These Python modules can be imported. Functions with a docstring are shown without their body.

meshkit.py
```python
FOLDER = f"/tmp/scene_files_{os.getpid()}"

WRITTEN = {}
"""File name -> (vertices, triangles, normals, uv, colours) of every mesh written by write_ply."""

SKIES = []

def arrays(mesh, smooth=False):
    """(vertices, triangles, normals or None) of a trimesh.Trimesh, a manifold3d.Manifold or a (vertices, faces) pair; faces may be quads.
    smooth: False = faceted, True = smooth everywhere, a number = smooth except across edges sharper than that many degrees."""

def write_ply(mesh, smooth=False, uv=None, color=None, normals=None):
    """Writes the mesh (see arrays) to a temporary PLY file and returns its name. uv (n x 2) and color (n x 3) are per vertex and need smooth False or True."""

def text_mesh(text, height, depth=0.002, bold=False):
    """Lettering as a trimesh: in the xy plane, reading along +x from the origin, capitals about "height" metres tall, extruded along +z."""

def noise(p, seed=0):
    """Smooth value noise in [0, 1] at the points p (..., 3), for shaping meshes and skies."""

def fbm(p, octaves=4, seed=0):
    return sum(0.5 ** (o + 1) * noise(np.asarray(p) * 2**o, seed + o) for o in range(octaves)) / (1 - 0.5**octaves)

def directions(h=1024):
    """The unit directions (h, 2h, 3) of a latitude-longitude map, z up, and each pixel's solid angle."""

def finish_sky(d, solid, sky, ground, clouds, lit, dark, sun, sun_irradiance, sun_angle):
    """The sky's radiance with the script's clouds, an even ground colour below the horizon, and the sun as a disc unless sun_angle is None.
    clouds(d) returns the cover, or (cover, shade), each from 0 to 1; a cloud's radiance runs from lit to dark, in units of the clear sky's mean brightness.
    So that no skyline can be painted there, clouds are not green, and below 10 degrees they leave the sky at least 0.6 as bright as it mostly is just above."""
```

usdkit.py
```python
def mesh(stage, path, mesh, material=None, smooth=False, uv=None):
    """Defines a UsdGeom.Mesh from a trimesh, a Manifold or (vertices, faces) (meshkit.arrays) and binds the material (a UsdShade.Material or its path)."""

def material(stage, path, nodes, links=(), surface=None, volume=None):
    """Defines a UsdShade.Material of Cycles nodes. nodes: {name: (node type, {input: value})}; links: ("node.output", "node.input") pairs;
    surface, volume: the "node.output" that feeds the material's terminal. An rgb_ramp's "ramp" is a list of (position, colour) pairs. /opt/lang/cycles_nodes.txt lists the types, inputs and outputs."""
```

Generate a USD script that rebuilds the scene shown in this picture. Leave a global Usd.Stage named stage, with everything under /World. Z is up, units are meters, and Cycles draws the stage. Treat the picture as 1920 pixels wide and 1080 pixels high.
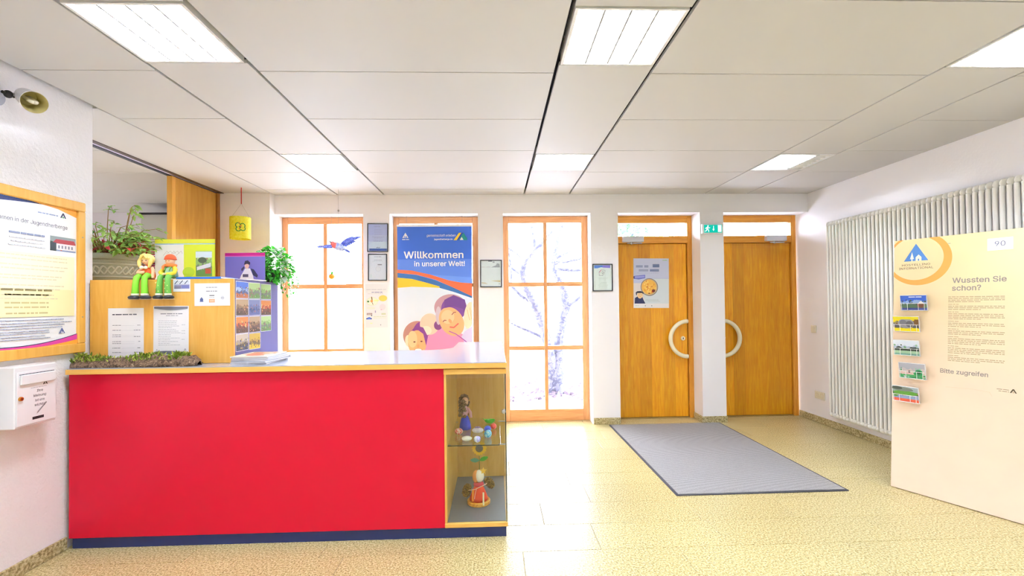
import math, random
import numpy as np, trimesh, usdkit, meshkit
from shapely.geometry import Polygon, box as sbox, Point, LineString, MultiPolygon
from shapely import affinity
from shapely.ops import unary_union
from pxr import Usd, UsdGeom, UsdLux, UsdShade, Gf, Sdf, Vt

stage = Usd.Stage.CreateInMemory()
UsdGeom.SetStageUpAxis(stage, UsdGeom.Tokens.z)
UsdGeom.SetStageMetersPerUnit(stage, 1.0)
UsdGeom.Xform.Define(stage, '/World')
UsdGeom.Scope.Define(stage, '/World/Looks')

# ------------------------------------------------------------------ camera
YAW, PITCH, ROLL, EYE = 0.0349522, 0.0131604, -0.011446, 1.31
EXPOSURE = 0.44
FOCAL_PX, CENTRE_Y = 866.76, 558.0
cam = UsdGeom.Camera.Define(stage, '/World/camera')
_f = np.array([math.sin(YAW) * math.cos(PITCH), math.cos(YAW) * math.cos(PITCH), math.sin(PITCH)])
_r = np.array([math.cos(YAW), -math.sin(YAW), 0.0]); _u = np.cross(_r, _f)
_c, _s = math.cos(ROLL), math.sin(ROLL)
_R, _U = _c * _r + _s * _u, -_s * _r + _c * _u
cam.AddTransformOp().Set(Gf.Matrix4d(*_R, 0, *_U, 0, *(-_f), 0, 0, 0, EYE, 1))
cam.CreateHorizontalApertureAttr(36.0); cam.CreateVerticalApertureAttr(20.25)
cam.CreateFocalLengthAttr(FOCAL_PX / 1920 * 36.0)
cam.CreateVerticalApertureOffsetAttr((CENTRE_Y - 540.0) / 1920 * 36.0)
cam.CreateExposureAttr(EXPOSURE)
cam.CreateClippingRangeAttr(Gf.Vec2f(0.05, 500))

# ------------------------------------------------------------------ sky: a bright hazy white overcast
SKY, SKY_COLOR = 5.0, (0.86, 0.90, 1.08)
TUBE, TUBE_COLOR = 186.0, (0.87, 0.93, 1.08)
OFFICE_TUBE = 1000.0
sky = UsdLux.DomeLight.Define(stage, '/World/sky')
sky.CreateIntensityAttr(SKY); sky.CreateColorAttr(Gf.Vec3f(*SKY_COLOR))

# ------------------------------------------------------------------ helpers
def lin(c):
    c = np.asarray(c, float) / 255.0
    return tuple(np.where(c <= 0.04045, c / 12.92, ((c + 0.055) / 1.055) ** 2.4))

LOOKS = {}
def mat(name, color=None, rough=0.5, metallic=0.0, bump=None, nodes=None, links=(), surface='p.BSDF', **kw):
    """a principled material; color is sRGB 0-255; bump = (scale, strength, distance)"""
    if name in LOOKS: return LOOKS[name]
    n = dict(nodes or {}); l = list(links)
    p = {'roughness': rough, 'metallic': metallic, **kw}
    if color is not None: p['base_color'] = lin(color)
    if surface == 'p.BSDF': n['p'] = ('principled_bsdf', p)
    if bump:
        n['bg'] = ('geometry', {}); n['bn'] = ('noise_texture', {'scale': bump[0], 'detail': 4.0})
        n['bb'] = ('bump', {'strength': bump[1], 'distance': bump[2]})
        l += [('bg.position', 'bn.vector'), ('bn.fac', 'bb.height'), ('bb.normal', 'p.normal')]
    m = usdkit.material(stage, '/World/Looks/' + name, n, l, surface=surface)
    LOOKS[name] = m
    return m

USED = {}
def fresh(parent, name):
    k = USED.get((parent, name), -1) + 1
    USED[(parent, name)] = k
    return f'{parent}/{name}' if k == 0 else f'{parent}/{name}_{k:03d}'

def tag(prim, label=None, cat=None, group=None, kind=None):
    for k, v in (('label', label), ('category', cat), ('group', group), ('kind', kind)):
        if v: prim.SetCustomDataByKey(k, v)
    return prim

def path_of(parent): return '/World' if parent is None else (parent if isinstance(parent, str) else str(parent.GetPath()))

def obj(name, mesh, material, parent=None, smooth=False, label=None, kind=None, colors=None):
    if isinstance(mesh, (list, tuple)) and mesh and isinstance(mesh[0], trimesh.Trimesh): mesh = trimesh.util.concatenate(mesh)
    m = usdkit.mesh(stage, fresh(path_of(parent), name), mesh, material, smooth)
    if colors is not None:
        UsdGeom.PrimvarsAPI(m).CreatePrimvar('tint', Sdf.ValueTypeNames.Color3fArray, 'vertex').Set(Vt.Vec3fArray.FromNumpy(np.asarray(colors, np.float32)))
    if label or kind: tag(m.GetPrim(), label, None, None, kind)
    return m.GetPrim()

def thing(name, label, cat, loc=(0, 0, 0), axes=None, group=None, kind=None, rotz=0.0):
    """an Xform at the thing's base; axes = three unit vectors (its own x, y, z)"""
    x = UsdGeom.Xform.Define(stage, fresh('/World', name))
    if axes is None:
        c, s = math.cos(rotz), math.sin(rotz); axes = ((c, s, 0), (-s, c, 0), (0, 0, 1))
    X, Y, Z = axes
    x.AddTransformOp().Set(Gf.Matrix4d(*map(float, X), 0, *map(float, Y), 0, *map(float, Z), 0, *map(float, loc), 1))
    return tag(x.GetPrim(), label, cat, group, kind)

def copy_of(src, label, loc, axes=None, rotz=0.0, group=None):
    was = src.GetCustomData()
    name = src.GetName()
    if len(name) > 4 and name[-3:].isdigit(): name = name[:-4]
    x = UsdGeom.Xform.Define(stage, fresh('/World', name))
    p = x.GetPrim()
    p.GetReferences().AddInternalReference(src.GetPath()); p.SetInstanceable(True)
    if axes is None:
        c, s = math.cos(rotz), math.sin(rotz); axes = ((c, s, 0), (-s, c, 0), (0, 0, 1))
    X, Y, Z = axes
    UsdGeom.Xformable(p).ClearXformOpOrder()
    UsdGeom.Xformable(p).MakeMatrixXform().Set(Gf.Matrix4d(*map(float, X), 0, *map(float, Y), 0, *map(float, Z), 0, *map(float, loc), 1))
    return tag(p, label, was['category'], group or was.get('group'))

def struct(name, mesh, material, label, cat, smooth=False):
    p = obj(name, mesh, material, None, smooth)
    return tag(p, label, cat, None, 'structure')

def B(x0, x1, y0, y1, z0, z1):
    b = trimesh.creation.box([x1 - x0, y1 - y0, z1 - z0]); b.apply_translation([(x0 + x1) / 2, (y0 + y1) / 2, (z0 + z1) / 2]); return b

def BV(x0, x1, y0, y1, z0, z1, r=0.003):
    """box with chamfered edges"""
    r = min(r, (x1 - x0) / 2.01, (y1 - y0) / 2.01, (z1 - z0) / 2.01)
    v = []
    for a in (0, 1):
        for b in (0, 1):
            for c in (0, 1):
                p = np.array([(x0, x1)[a], (y0, y1)[b], (z0, z1)[c]], float); s = np.array([1 - 2 * a, 1 - 2 * b, 1 - 2 * c])
                for k in range(3):
                    d = s * r; d[k] = 0; v.append(p + d)
    return trimesh.convex.convex_hull(np.array(v))

def CYL(p0, p1, r0, r1=None, n=14, cap=True):
    p0, p1 = np.asarray(p0, float), np.asarray(p1, float); r1 = r0 if r1 is None else r1
    return TUBE_([p0, p1], [r0, r1], n, cap)

def TUBE_(pts, rad, n=8, cap=True):
    p = np.asarray(pts, float); rad = np.broadcast_to(rad, (len(p),)).astype(float)
    t = np.gradient(p, axis=0); t /= np.linalg.norm(t, axis=1, keepdims=True) + 1e-12
    up = np.array([0, 0, 1.0]) if abs(t[0][2]) < 0.9 else np.array([1.0, 0, 0])
    V = []
    a = np.cross(t[0], up); a /= np.linalg.norm(a)
    for i in range(len(p)):
        a = a - t[i] * (a @ t[i]); a /= np.linalg.norm(a) + 1e-12
        b = np.cross(t[i], a)
        for k in range(n):
            th = 2 * math.pi * k / n
            V.append(p[i] + rad[i] * (math.cos(th) * a + math.sin(th) * b))
    F = []
    for i in range(len(p) - 1):
        for k in range(n):
            q = [i * n + k, i * n + (k + 1) % n, (i + 1) * n + (k + 1) % n, (i + 1) * n + k]
            F += [[q[0], q[1], q[2]], [q[0], q[2], q[3]]]
    if cap:
        V += [p[0], p[-1]]; c0, c1 = len(V) - 2, len(V) - 1; e = (len(p) - 1) * n
        for k in range(n):
            F += [[c0, (k + 1) % n, k], [c1, e + k, e + (k + 1) % n]]
    return trimesh.Trimesh(np.array(V), np.array(F), process=False)

def LATHE(profile, n=28, axis_loc=(0, 0, 0)):
    pr = np.asarray(profile, float); V, F = [], []
    for r, z in pr:
        for k in range(n):
            th = 2 * math.pi * k / n; V.append([r * math.cos(th), r * math.sin(th), z])
    for i in range(len(pr) - 1):
        for k in range(n):
            q = [i * n + k, i * n + (k + 1) % n, (i + 1) * n + (k + 1) % n, (i + 1) * n + k]
            F += [[q[0], q[1], q[2]], [q[0], q[2], q[3]]]
    m = trimesh.Trimesh(np.array(V) + np.asarray(axis_loc), np.array(F), process=False)
    return m

def ELL(c, r, sub=2, rot=None):
    s = trimesh.creation.icosphere(sub); s.apply_scale(r)
    if rot is not None: s.apply_transform(rot)
    s.apply_translation(c); return s

def EXT(poly, h, z=0.0):
    """extrusion of a shapely shape along z"""
    gs = [g for g in getattr(poly, 'geoms', [poly]) if g.geom_type == 'Polygon' and g.area > 1e-9]
    ms = []
    for g in gs:
        e = trimesh.creation.extrude_polygon(g, h, engine='earcut'); e.apply_translation([0, 0, z]); ms.append(e)
    return trimesh.util.concatenate(ms) if ms else None

def T(mesh, M=None, t=(0, 0, 0), axes=None, rz=None):
    m = mesh.copy()
    A = np.eye(4)
    if axes is not None: A[:3, :3] = np.array(axes).T
    if rz is not None: A = trimesh.transformations.rotation_matrix(rz, [0, 0, 1])
    if M is not None: A = M @ A
    A = A.copy(); A[:3, 3] += t
    m.apply_transform(A); return m

ROT = trimesh.transformations.rotation_matrix
BACK = ((1, 0, 0), (0, 0, 1), (0, -1, 0))          # a flat thing on the back wall: its x right, its y up, its z into the room
LEFT = ((0, 1, 0), (0, 0, 1), (1, 0, 0))           # on the left wall
RIGHT = ((0, -1, 0), (0, 0, 1), (-1, 0, 0))        # on the right wall

# ------------------------------------------------------------------ flat print: layers of coloured shapes on paper
PRINT = mat('print', rough=0.55, nodes={'a': ('attribute', {'attribute': 'tint'})}, links=[('a.color', 'p.base_color')])
GLOSSPRINT = mat('gloss_print', rough=0.22, nodes={'a': ('attribute', {'attribute': 'tint'})}, links=[('a.color', 'p.base_color')])

class Sheet:
    """a printed sheet: x right, y up, z out; every shape added lies a hair above the last one"""
    def __init__(self, w, h, color, depth=0.001, x0=0.0, y0=0.0):
        self.w, self.h, self.z, self.m, self.c = w, h, depth, [], []
        self.clip = sbox(x0, y0, x0 + w, y0 + h)
        self.put(EXT(self.clip, depth), color)
    def put(self, mesh, color):
        if mesh is None: return
        self.m.append(mesh); self.c.append(np.tile(lin(color), (len(mesh.vertices), 1)))
    def add(self, shape, color, same=False):
        shape = shape.intersection(self.clip)
        if shape.is_empty: return self
        if not same: self.z += 0.00005
        self.put(EXT(shape, self.z), color); return self
    def rect(self, x0, y0, x1, y1, color, same=False): return self.add(sbox(x0, y0, x1, y1), color, same)
    def poly(self, pts, color): return self.add(Polygon(pts).buffer(0), color)
    def ell(self, x, y, rx, ry, color, rot=0):
        return self.add(affinity.rotate(affinity.scale(Point(x, y).buffer(1.0, 12), rx, ry), rot), color)
    def line(self, pts, w, color): return self.add(LineString(pts).buffer(w / 2, 4), color)
    def text(self, s, x, y, h, color, bold=False, align='l', width=None, slant=0.0):
        t = meshkit.text_mesh(s, h, self.z + 0.00008, bold)
        b = t.bounds
        if width: 
            k = width / (b[1][0] - b[0][0]); t.apply_transform(np.diag([k, 1, 1, 1])); b = t.bounds
        if slant: 
            S = np.eye(4); S[0, 1] = slant; t.apply_transform(S)
        dx = {'l': -b[0][0], 'c': -(b[0][0] + b[1][0]) / 2, 'r': -b[1][0]}[align]
        t.apply_translation([x + dx, y, 0]); self.put(t, color); return self
    def words(self, x0, x1, y, h, color, rng, fill=1.0, align='l'):
        """a line of print too small to read: a row of word-long dashes"""
        x, end = x0, x0 + (x1 - x0) * fill; ws = []
        while x < end - h:
            w = min(rng.uniform(1.5, 6.0) * h, end - x); ws.append((x, x + w)); x += w + h * 0.7
        if not ws: return self
        off = {'l': 0, 'c': (x1 - ws[-1][1]) / 2 , 'r': x1 - ws[-1][1]}[align]
        for a, b in ws: self.put(EXT(sbox(a + off, y, b + off, y + h), self.z + 0.00008), color)
        return self
    def build(self, parent, name='print', material=None):
        m = trimesh.util.concatenate(self.m)
        return obj(name, m, material or PRINT, parent, False, colors=np.vstack(self.c))

def mountains(x0, x1, y, amp, rng, n=14, base=-10):
    xs = np.linspace(x0, x1, n); ys = y + amp * (np.array([rng.random() for _ in xs]) - 0.5)
    return Polygon([(x0, base)] + list(zip(xs, ys)) + [(x1, base)])

def picture(s, x, y, w, h, kind, rng):
    """a small landscape or animal photograph, drawn flat"""
    clip, s.clip = s.clip, sbox(x, y, x + w, y + h)
    P = {'sky': ((60, 105, 215), (150, 180, 225), (70, 95, 80), (40, 70, 60), (60, 75, 140)),
         'castle': ((80, 120, 215), (170, 195, 230), (90, 105, 150), (190, 110, 60), (150, 80, 40)),
         'yellow': ((235, 215, 20), (150, 140, 90), (90, 90, 95), (240, 220, 10), (120, 85, 50)),
         'lake': ((215, 225, 238), (180, 195, 215), (50, 70, 55), (120, 170, 130), (150, 190, 160)),
         'grey': ((175, 175, 185), (200, 190, 190), (215, 190, 180), (60, 150, 90), (150, 200, 170)),
         'meadow': ((150, 165, 170), (70, 90, 70), (90, 150, 60), (140, 160, 200), (230, 110, 70)),
         'green': ((185, 215, 140), (150, 190, 110), (120, 130, 110), (105, 150, 75), (170, 120, 110)),
         'blue': ((130, 140, 185), (110, 120, 170), (70, 85, 130), (100, 110, 170), (150, 120, 140)),
         'brown': ((190, 160, 120), (150, 120, 80), (110, 80, 60), (80, 60, 40), (200, 150, 110)),
         'autumn': ((225, 140, 60), (200, 90, 40), (120, 70, 45), (90, 60, 40), (230, 190, 120)),
         'gold': ((215, 180, 60), (190, 150, 60), (120, 95, 50), (230, 200, 60), (90, 70, 45)),
         'spots': ((205, 195, 175), (170, 160, 140), (90, 80, 65), (70, 80, 110), (190, 170, 90))}[kind]
    s.rect(x, y, x + w, y + h, P[0])
    s.add(mountains(x, x + w, y + h * 0.62, h * 0.2, rng, 12, y), P[1])
    s.add(mountains(x, x + w, y + h * 0.46, h * 0.22, rng, 18, y), P[2])
    s.add(mountains(x, x + w, y + h * 0.27, h * 0.14, rng, 12, y), P[3])
    for k in range(26):
        a, b, r = x + w * rng.random(), y + h * (0.08 + 0.62 * rng.random()), w * (0.015 + 0.04 * rng.random())
        s.ell(a, b, r, r * (0.5 + rng.random()), P[rng.choice((1, 2, 3, 4, 4))], 90 * rng.random())
    s.clip = clip
    return s
# ------------------------------------------------------------------ materials of the room
def speckle(name, cols, rough, scale=70.0, bump=0.0, spec=0.5):
    n = {'g': ('geometry', {}), 'a': ('noise_texture', {'scale': scale, 'detail': 3.0, 'roughness': 0.7}),
         'b': ('noise_texture', {'scale': scale * 2.6, 'detail': 2.0}), 'c': ('noise_texture', {'scale': 1.3, 'detail': 3.0}),
         'o': ('object_info', {}),
         'r': ('rgb_ramp', {'ramp': [(0.0, lin(cols[0])), (0.38, lin(cols[0])), (0.46, lin(cols[1])), (0.54, lin(cols[2])), (0.62, lin(cols[3])), (1.0, lin(cols[3]))]}),
         'r2': ('rgb_ramp', {'ramp': [(0.0, (0.45, 0.45, 0.45)), (0.34, (0.5, 0.48, 0.45)), (0.42, (1, 1, 1)), (1.0, (1, 1, 1))]}),
         'm': ('mix', {'mix_type': 'multiply', 'fac': 0.8}), 'm2': ('mix', {'mix_type': 'multiply', 'fac': 0.35}),
         'r3': ('rgb_ramp', {'ramp': [(0.0, (0.75, 0.75, 0.75)), (1.0, (1.15, 1.15, 1.15))]}),
         'm3': ('mix', {'mix_type': 'multiply', 'fac': 0.5}), 'r4': ('rgb_ramp', {'ramp': [(0.0, (0.85, 0.85, 0.85)), (1.0, (1.0, 1.0, 1.0))]})}
    l = [('g.position', 'a.vector'), ('g.position', 'b.vector'), ('g.position', 'c.vector'), ('a.fac', 'r.fac'), ('b.fac', 'r2.fac'),
         ('r.color', 'm.color1'), ('r2.color', 'm.color2'), ('c.fac', 'r3.fac'), ('m.color', 'm2.color1'), ('r3.color', 'm2.color2'),
         ('o.random', 'r4.fac'), ('m2.color', 'm3.color1'), ('r4.color', 'm3.color2'), ('m3.color', 'p.base_color')]
    return mat(name, rough=rough, nodes=n, links=l, specular_ior_level=spec)

def wood(name, light, dark, rough=0.35, axis=2, across=(9.0, 9.0), along=0.7, strips=None, strip_axis=0):
    """grain that runs along one axis; strips = width of the veneer leaves"""
    sc = [across[0], across[0], across[0]]; sc[axis] = along
    n = {'g': ('geometry', {}), 'mp': ('mapping', {'scale': tuple(sc)}), 'a': ('noise_texture', {'scale': 6.0, 'detail': 5.0, 'roughness': 0.6, 'distortion': 0.6}),
         'r': ('rgb_ramp', {'ramp': [(0.25, lin(dark)), (0.5, tuple((np.array(lin(light)) + np.array(lin(dark))) / 2)), (0.72, lin(light))]})}
    l = [('g.position', 'mp.vector'), ('mp.vector', 'a.vector'), ('a.fac', 'r.fac')]
    if strips:
        n.update({'sx': ('separate_xyz', {}), 'dv': ('math', {'math_type': 'divide', 'value2': strips}), 'fl': ('math', {'math_type': 'floor'}),
                  'wn': ('white_noise_texture', {'dimensions': '1D'}), 'rr': ('rgb_ramp', {'ramp': [(0.0, (0.72, 0.68, 0.6)), (1.0, (1.0, 1.0, 1.0))]}),
                  'mm': ('mix', {'mix_type': 'multiply', 'fac': 1.0})})
        l += [('g.position', 'sx.vector'), ('sx.' + 'xyz'[strip_axis], 'dv.value1'), ('dv.value', 'fl.value1'), ('fl.value', 'wn.w'), ('wn.value', 'rr.fac'),
              ('r.color', 'mm.color1'), ('rr.color', 'mm.color2'), ('mm.color', 'p.base_color')]
    else: l += [('r.color', 'p.base_color')]
    return mat(name, rough=rough, nodes=n, links=l)

PLASTER = mat('plaster', (247, 246, 249), 0.75, bump=(55.0, 0.12, 0.006))
ROUGHCAST = mat('roughcast', (242, 241, 244), 0.8, bump=(60.0, 0.5, 0.008))
CEIL = mat('ceiling_board', (206, 205, 204), 0.6, bump=(160.0, 0.05, 0.003))
DARKGAP = mat('shadow_gap', (36, 38, 50), 0.6)
GRANITE = speckle('granite_floor', ((138, 124, 74), (190, 174, 116), (210, 196, 142), (232, 222, 180)), 0.30, 110.0)
GRANITE_SK = speckle('granite_skirting', ((140, 125, 80), (180, 165, 115), (200, 188, 140), (220, 210, 170)), 0.35, 70.0)
GROUT = mat('grout', (196, 182, 150), 0.8)
FRAMEWOOD = wood('frame_pine', (234, 180, 124), (214, 146, 88), 0.35, 2)
FRAMEWOOD_H = wood('frame_pine_level', (234, 180, 124), (214, 146, 88), 0.35, 0)
DOORWOOD = wood('door_veneer', (248, 186, 34), (226, 140, 10), 0.32, 2, strips=0.135)
BEECH = wood('beech', (240, 190, 96), (226, 164, 62), 0.35, 2, (5.0, 5.0), 0.5)
BEECH_X = wood('beech_level', (244, 198, 106), (230, 172, 74), 0.35, 0, (5.0, 5.0), 0.5)
CASEWOOD = wood('case_veneer', (232, 190, 104), (212, 160, 62), 0.3, 2, (4.0, 4.0), 0.5)
PARTWOOD = wood('partition_veneer', (236, 184, 84), (214, 154, 52), 0.35, 2, (4.0, 4.0), 0.5, strips=0.16, strip_axis=1)
WHITE = mat('white_paint', (238, 238, 240), 0.45)
PAPER = mat('paper', (250, 250, 252), 0.7)
BLACK = mat('black_plastic', (28, 28, 32), 0.4)
DARKGREY = mat('dark_grey', (70, 72, 78), 0.5)
STEEL = mat('brushed_steel', (200, 200, 205), 0.3, 1.0)
CREAM = mat('cream_enamel', (240, 232, 200), 0.3)
IVORY = mat('ivory_plastic', (232, 226, 205), 0.4)
RADIATOR = mat('radiator_enamel', (250, 250, 246), 0.35)
RED = mat('red_laminate', (208, 10, 48), 0.30, bump=(300.0, 0.03, 0.002), specular_ior_level=0.3)
NAVY = mat('navy_plinth', (32, 46, 98), 0.4)
LAMINATE = mat('worktop_laminate', (166, 172, 190), 0.16)
SLATE = mat('slate_board', (120, 122, 130), 0.35)
def pane_mat(name, color):
    return mat(name, nodes={'t': ('transparent_bsdf', {'color': color}), 'g': ('glossy_bsdf', {'roughness': 0.02, 'color': (1, 1, 1)}), 'w': ('layer_weight', {'blend': 0.5}),
        'pw': ('math', {'math_type': 'power', 'value2': 4.0}), 'ma': ('math', {'math_type': 'multiply_add', 'value2': 0.7, 'value3': 0.03}), 'x': ('mix_closure', {})},
        links=[('w.facing', 'pw.value1'), ('pw.value', 'ma.value1'), ('ma.value', 'x.fac'), ('t.BSDF', 'x.closure1'), ('g.BSDF', 'x.closure2')], surface='x.closure')
PANE = pane_mat('window_pane', (0.97, 0.98, 0.98))
CLEAR = pane_mat('clear_glass', (0.95, 0.98, 0.97))
GLASSEDGE = mat('glass_edge', (20, 40, 38), 0.2)
LAMPWHITE = mat('lamp_housing', (245, 243, 238), 0.35)
GLOW = mat('lit_tube', nodes={'e': ('emission', {'color': TUBE_COLOR, 'strength': TUBE})}, surface='e.emission')
OFFICEGLOW = mat('lit_office_tube', nodes={'e': ('emission', {'color': TUBE_COLOR, 'strength': OFFICE_TUBE})}, surface='e.emission')
RUBBER = mat('rubber_edge', (58, 58, 66), 0.7)
# ------------------------------------------------------------------ floor
CZ = 2.487                       # ceiling height
XL, XR, YB = -2.36, 3.45, 4.97   # left wall, right wall, window wall
fl = thing('floor', 'speckled beige granite slab floor of the entrance hall', 'floor', kind='structure')
obj('screed', B(-7.0, 3.7, -3.1, 6.2, -0.08, -0.004), GROUT, fl)
obj('slab_field', B(-2.4, XR, -3.0, 1.004, -0.02, 0.0), GRANITE, fl, kind='stuff')
obj('office_floor', B(-6.9, -2.42, -3.0, 5.9, -0.02, 0.0), mat('office_lino', (150, 140, 120), 0.4), fl)
rng = random.Random(4)
row_y = [1.005, 1.295, 1.585, 1.875, 2.165, 2.455, 2.745, 3.035, 3.325, 3.55, 3.84, 4.13, 4.42, 4.71, 5.0, 5.29]
fixed = {2.165: 0.128, 2.455: 0.545, 2.745: 0.272, 3.55: 0.662}
for y0, y1 in zip(row_y[:-1], row_y[1:]):
    x = fixed.get(y0, rng.uniform(-0.2, 0.6)); xs = [x]
    while xs[-1] < XR: xs.append(xs[-1] + rng.uniform(0.55, 0.95))
    while xs[0] > -2.42: xs.insert(0, xs[0] - rng.uniform(0.55, 0.95))
    xs[0] = -2.42; xs[-1] = XR
    if len(xs) > 2 and xs[1] - xs[0] < 0.1: xs.pop(1)
    for a, b in zip(xs[:-1], xs[1:]):
        h = rng.uniform(-0.0004, 0.0)
        obj('tile', BV(a + 0.0012, b - 0.0012, y0 + 0.0012, y1 - 0.0012, -0.02, h, 0.0012), GRANITE, fl)

# ------------------------------------------------------------------ ceiling: boards in bays, long bands that hold the lamps
ce = thing('ceiling', 'white suspended ceiling of long boards with dark joints', 'ceiling', kind='structure')
obj('slab', B(-7.0, 3.7, -3.1, 6.2, CZ + 0.07, CZ + 0.16), DARKGAP, ce)
rows = [5.86, 5.32, 4.72, 4.12, 3.538, 2.936, 2.340, 1.752, 1.157, 0.56, -0.035, -0.63, -1.225, -1.82, -2.415, -3.0]
G = 0.0028
def board(x0, x1, y0, y1, name='ceiling_board', gx=0.0, gy=G):
    obj(name, BV(x0 + gx, x1 - gx, y0 + gy, y1 - gy, CZ, CZ + 0.02, 0.0015), CEIL, ce)
BAYS = [(-2.322, -1.676), (-1.172, 0.308), (0.813, 2.285), (2.770, XR)]
BANDS = [(-1.660, -1.188), (0.326, 0.797), (2.297, 2.757)]
for x0, x1 in BAYS:
    ys = [YB] + [y for y in rows if y < YB - 0.1]
    for a, b in zip(ys[:-1], ys[1:]): board(x0, x1, b, a)
LAMPY = [(3.625, 4.056), (1.812, 2.257), (0.0, 0.445), (-1.81, -1.365)]
for x0, x1 in BANDS:
    y = YB
    for a, b in LAMPY:
        board(x0, x1, b + 0.004, y, 'band_board', 0, 0.001); y = a - 0.004
    board(x0, x1, -3.0, y, 'band_board', 0, 0.001)
board(-2.80, -2.334, 2.79, 4.87, 'soffit_board', 0, 0)
oy = [5.86] + rows[1:-1]
for a, b in zip(oy[:-1], oy[1:]): board(-6.9, -2.91, b, a)

# ------------------------------------------------------------------ walls
wb = [B(-2.95, -2.335, 4.87, 5.22, 0, CZ + 0.07), B(-2.335, XR, YB, 5.22, 2.285, CZ + 0.07)]
PIERS = [(-1.405, -1.125), (-0.185, 0.085), (1.035, 1.335)]
for a, b in PIERS: wb.append(B(a, b, YB, 5.22, 0, 2.285))
wb.append(B(2.228, 2.488, 4.945, 5.22, 0, 2.2851))
struct('wall_back', wb, PLASTER, 'white plastered window wall with piers between windows and doors', 'wall')
struct('wall_left', B(-2.9, XL, -3.0, 2.79, 0, CZ + 0.07), ROUGHCAST, 'white roughcast wall on the left behind the notice board', 'wall')
struct('wall_right', B(XR, 3.65, -3.0, 5.3, 0, CZ + 0.07), PLASTER, 'white plastered wall on the right behind the radiator', 'wall')
struct('wall_front', B(-7.0, 3.65, -3.2, -3.0, 0, CZ + 0.07), PLASTER, 'white plastered wall at the near end of the hall', 'wall')
struct('wall_office_back', B(-7.0, -2.95, 5.86, 6.0, 0, CZ + 0.07), mat('office_paint', (226, 220, 226), 0.7), 'pale wall at the far end of the office behind the planter', 'wall')
struct('wall_office_left', B(-7.0, -6.9, -3.0, 5.86, 0, CZ + 0.07), PLASTER, 'white wall on the far left side of the office', 'wall')
struct('wall_office_right', B(-2.95, -2.84, 4.90, 5.86, 0, CZ + 0.07), PLASTER, 'white wall end behind the wooden sliding partition', 'wall')

def skirting(side, x0, x1, y0, y1, where):
    struct('baseboard_' + side, BV(x0, x1, y0, y1, 0, 0.068, 0.003), GRANITE_SK, 'granite skirting ' + where, 'baseboard')
skirting('left', XL, XL + 0.014, -2.9, 2.62, 'along the foot of the left wall')
skirting('right', XR - 0.014, XR, -2.9, 5.16, 'along the foot of the right wall under the radiator')
skirting('back', 1.042, 1.33, YB - 0.014, YB, 'at the foot of the pier left of the doors')
skirting('back', -0.18, 0.08, YB - 0.014, YB, 'at the foot of the pier behind the counter end')
struct('baseboard_back', [BV(2.222, 2.492, 4.931, 4.945, 0, 0.068, 0.003), BV(2.214, 2.228, 4.931, 5.15, 0, 0.068, 0.003)], GRANITE_SK, 'granite skirting around the foot of the pillar between the doors', 'baseboard')

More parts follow.
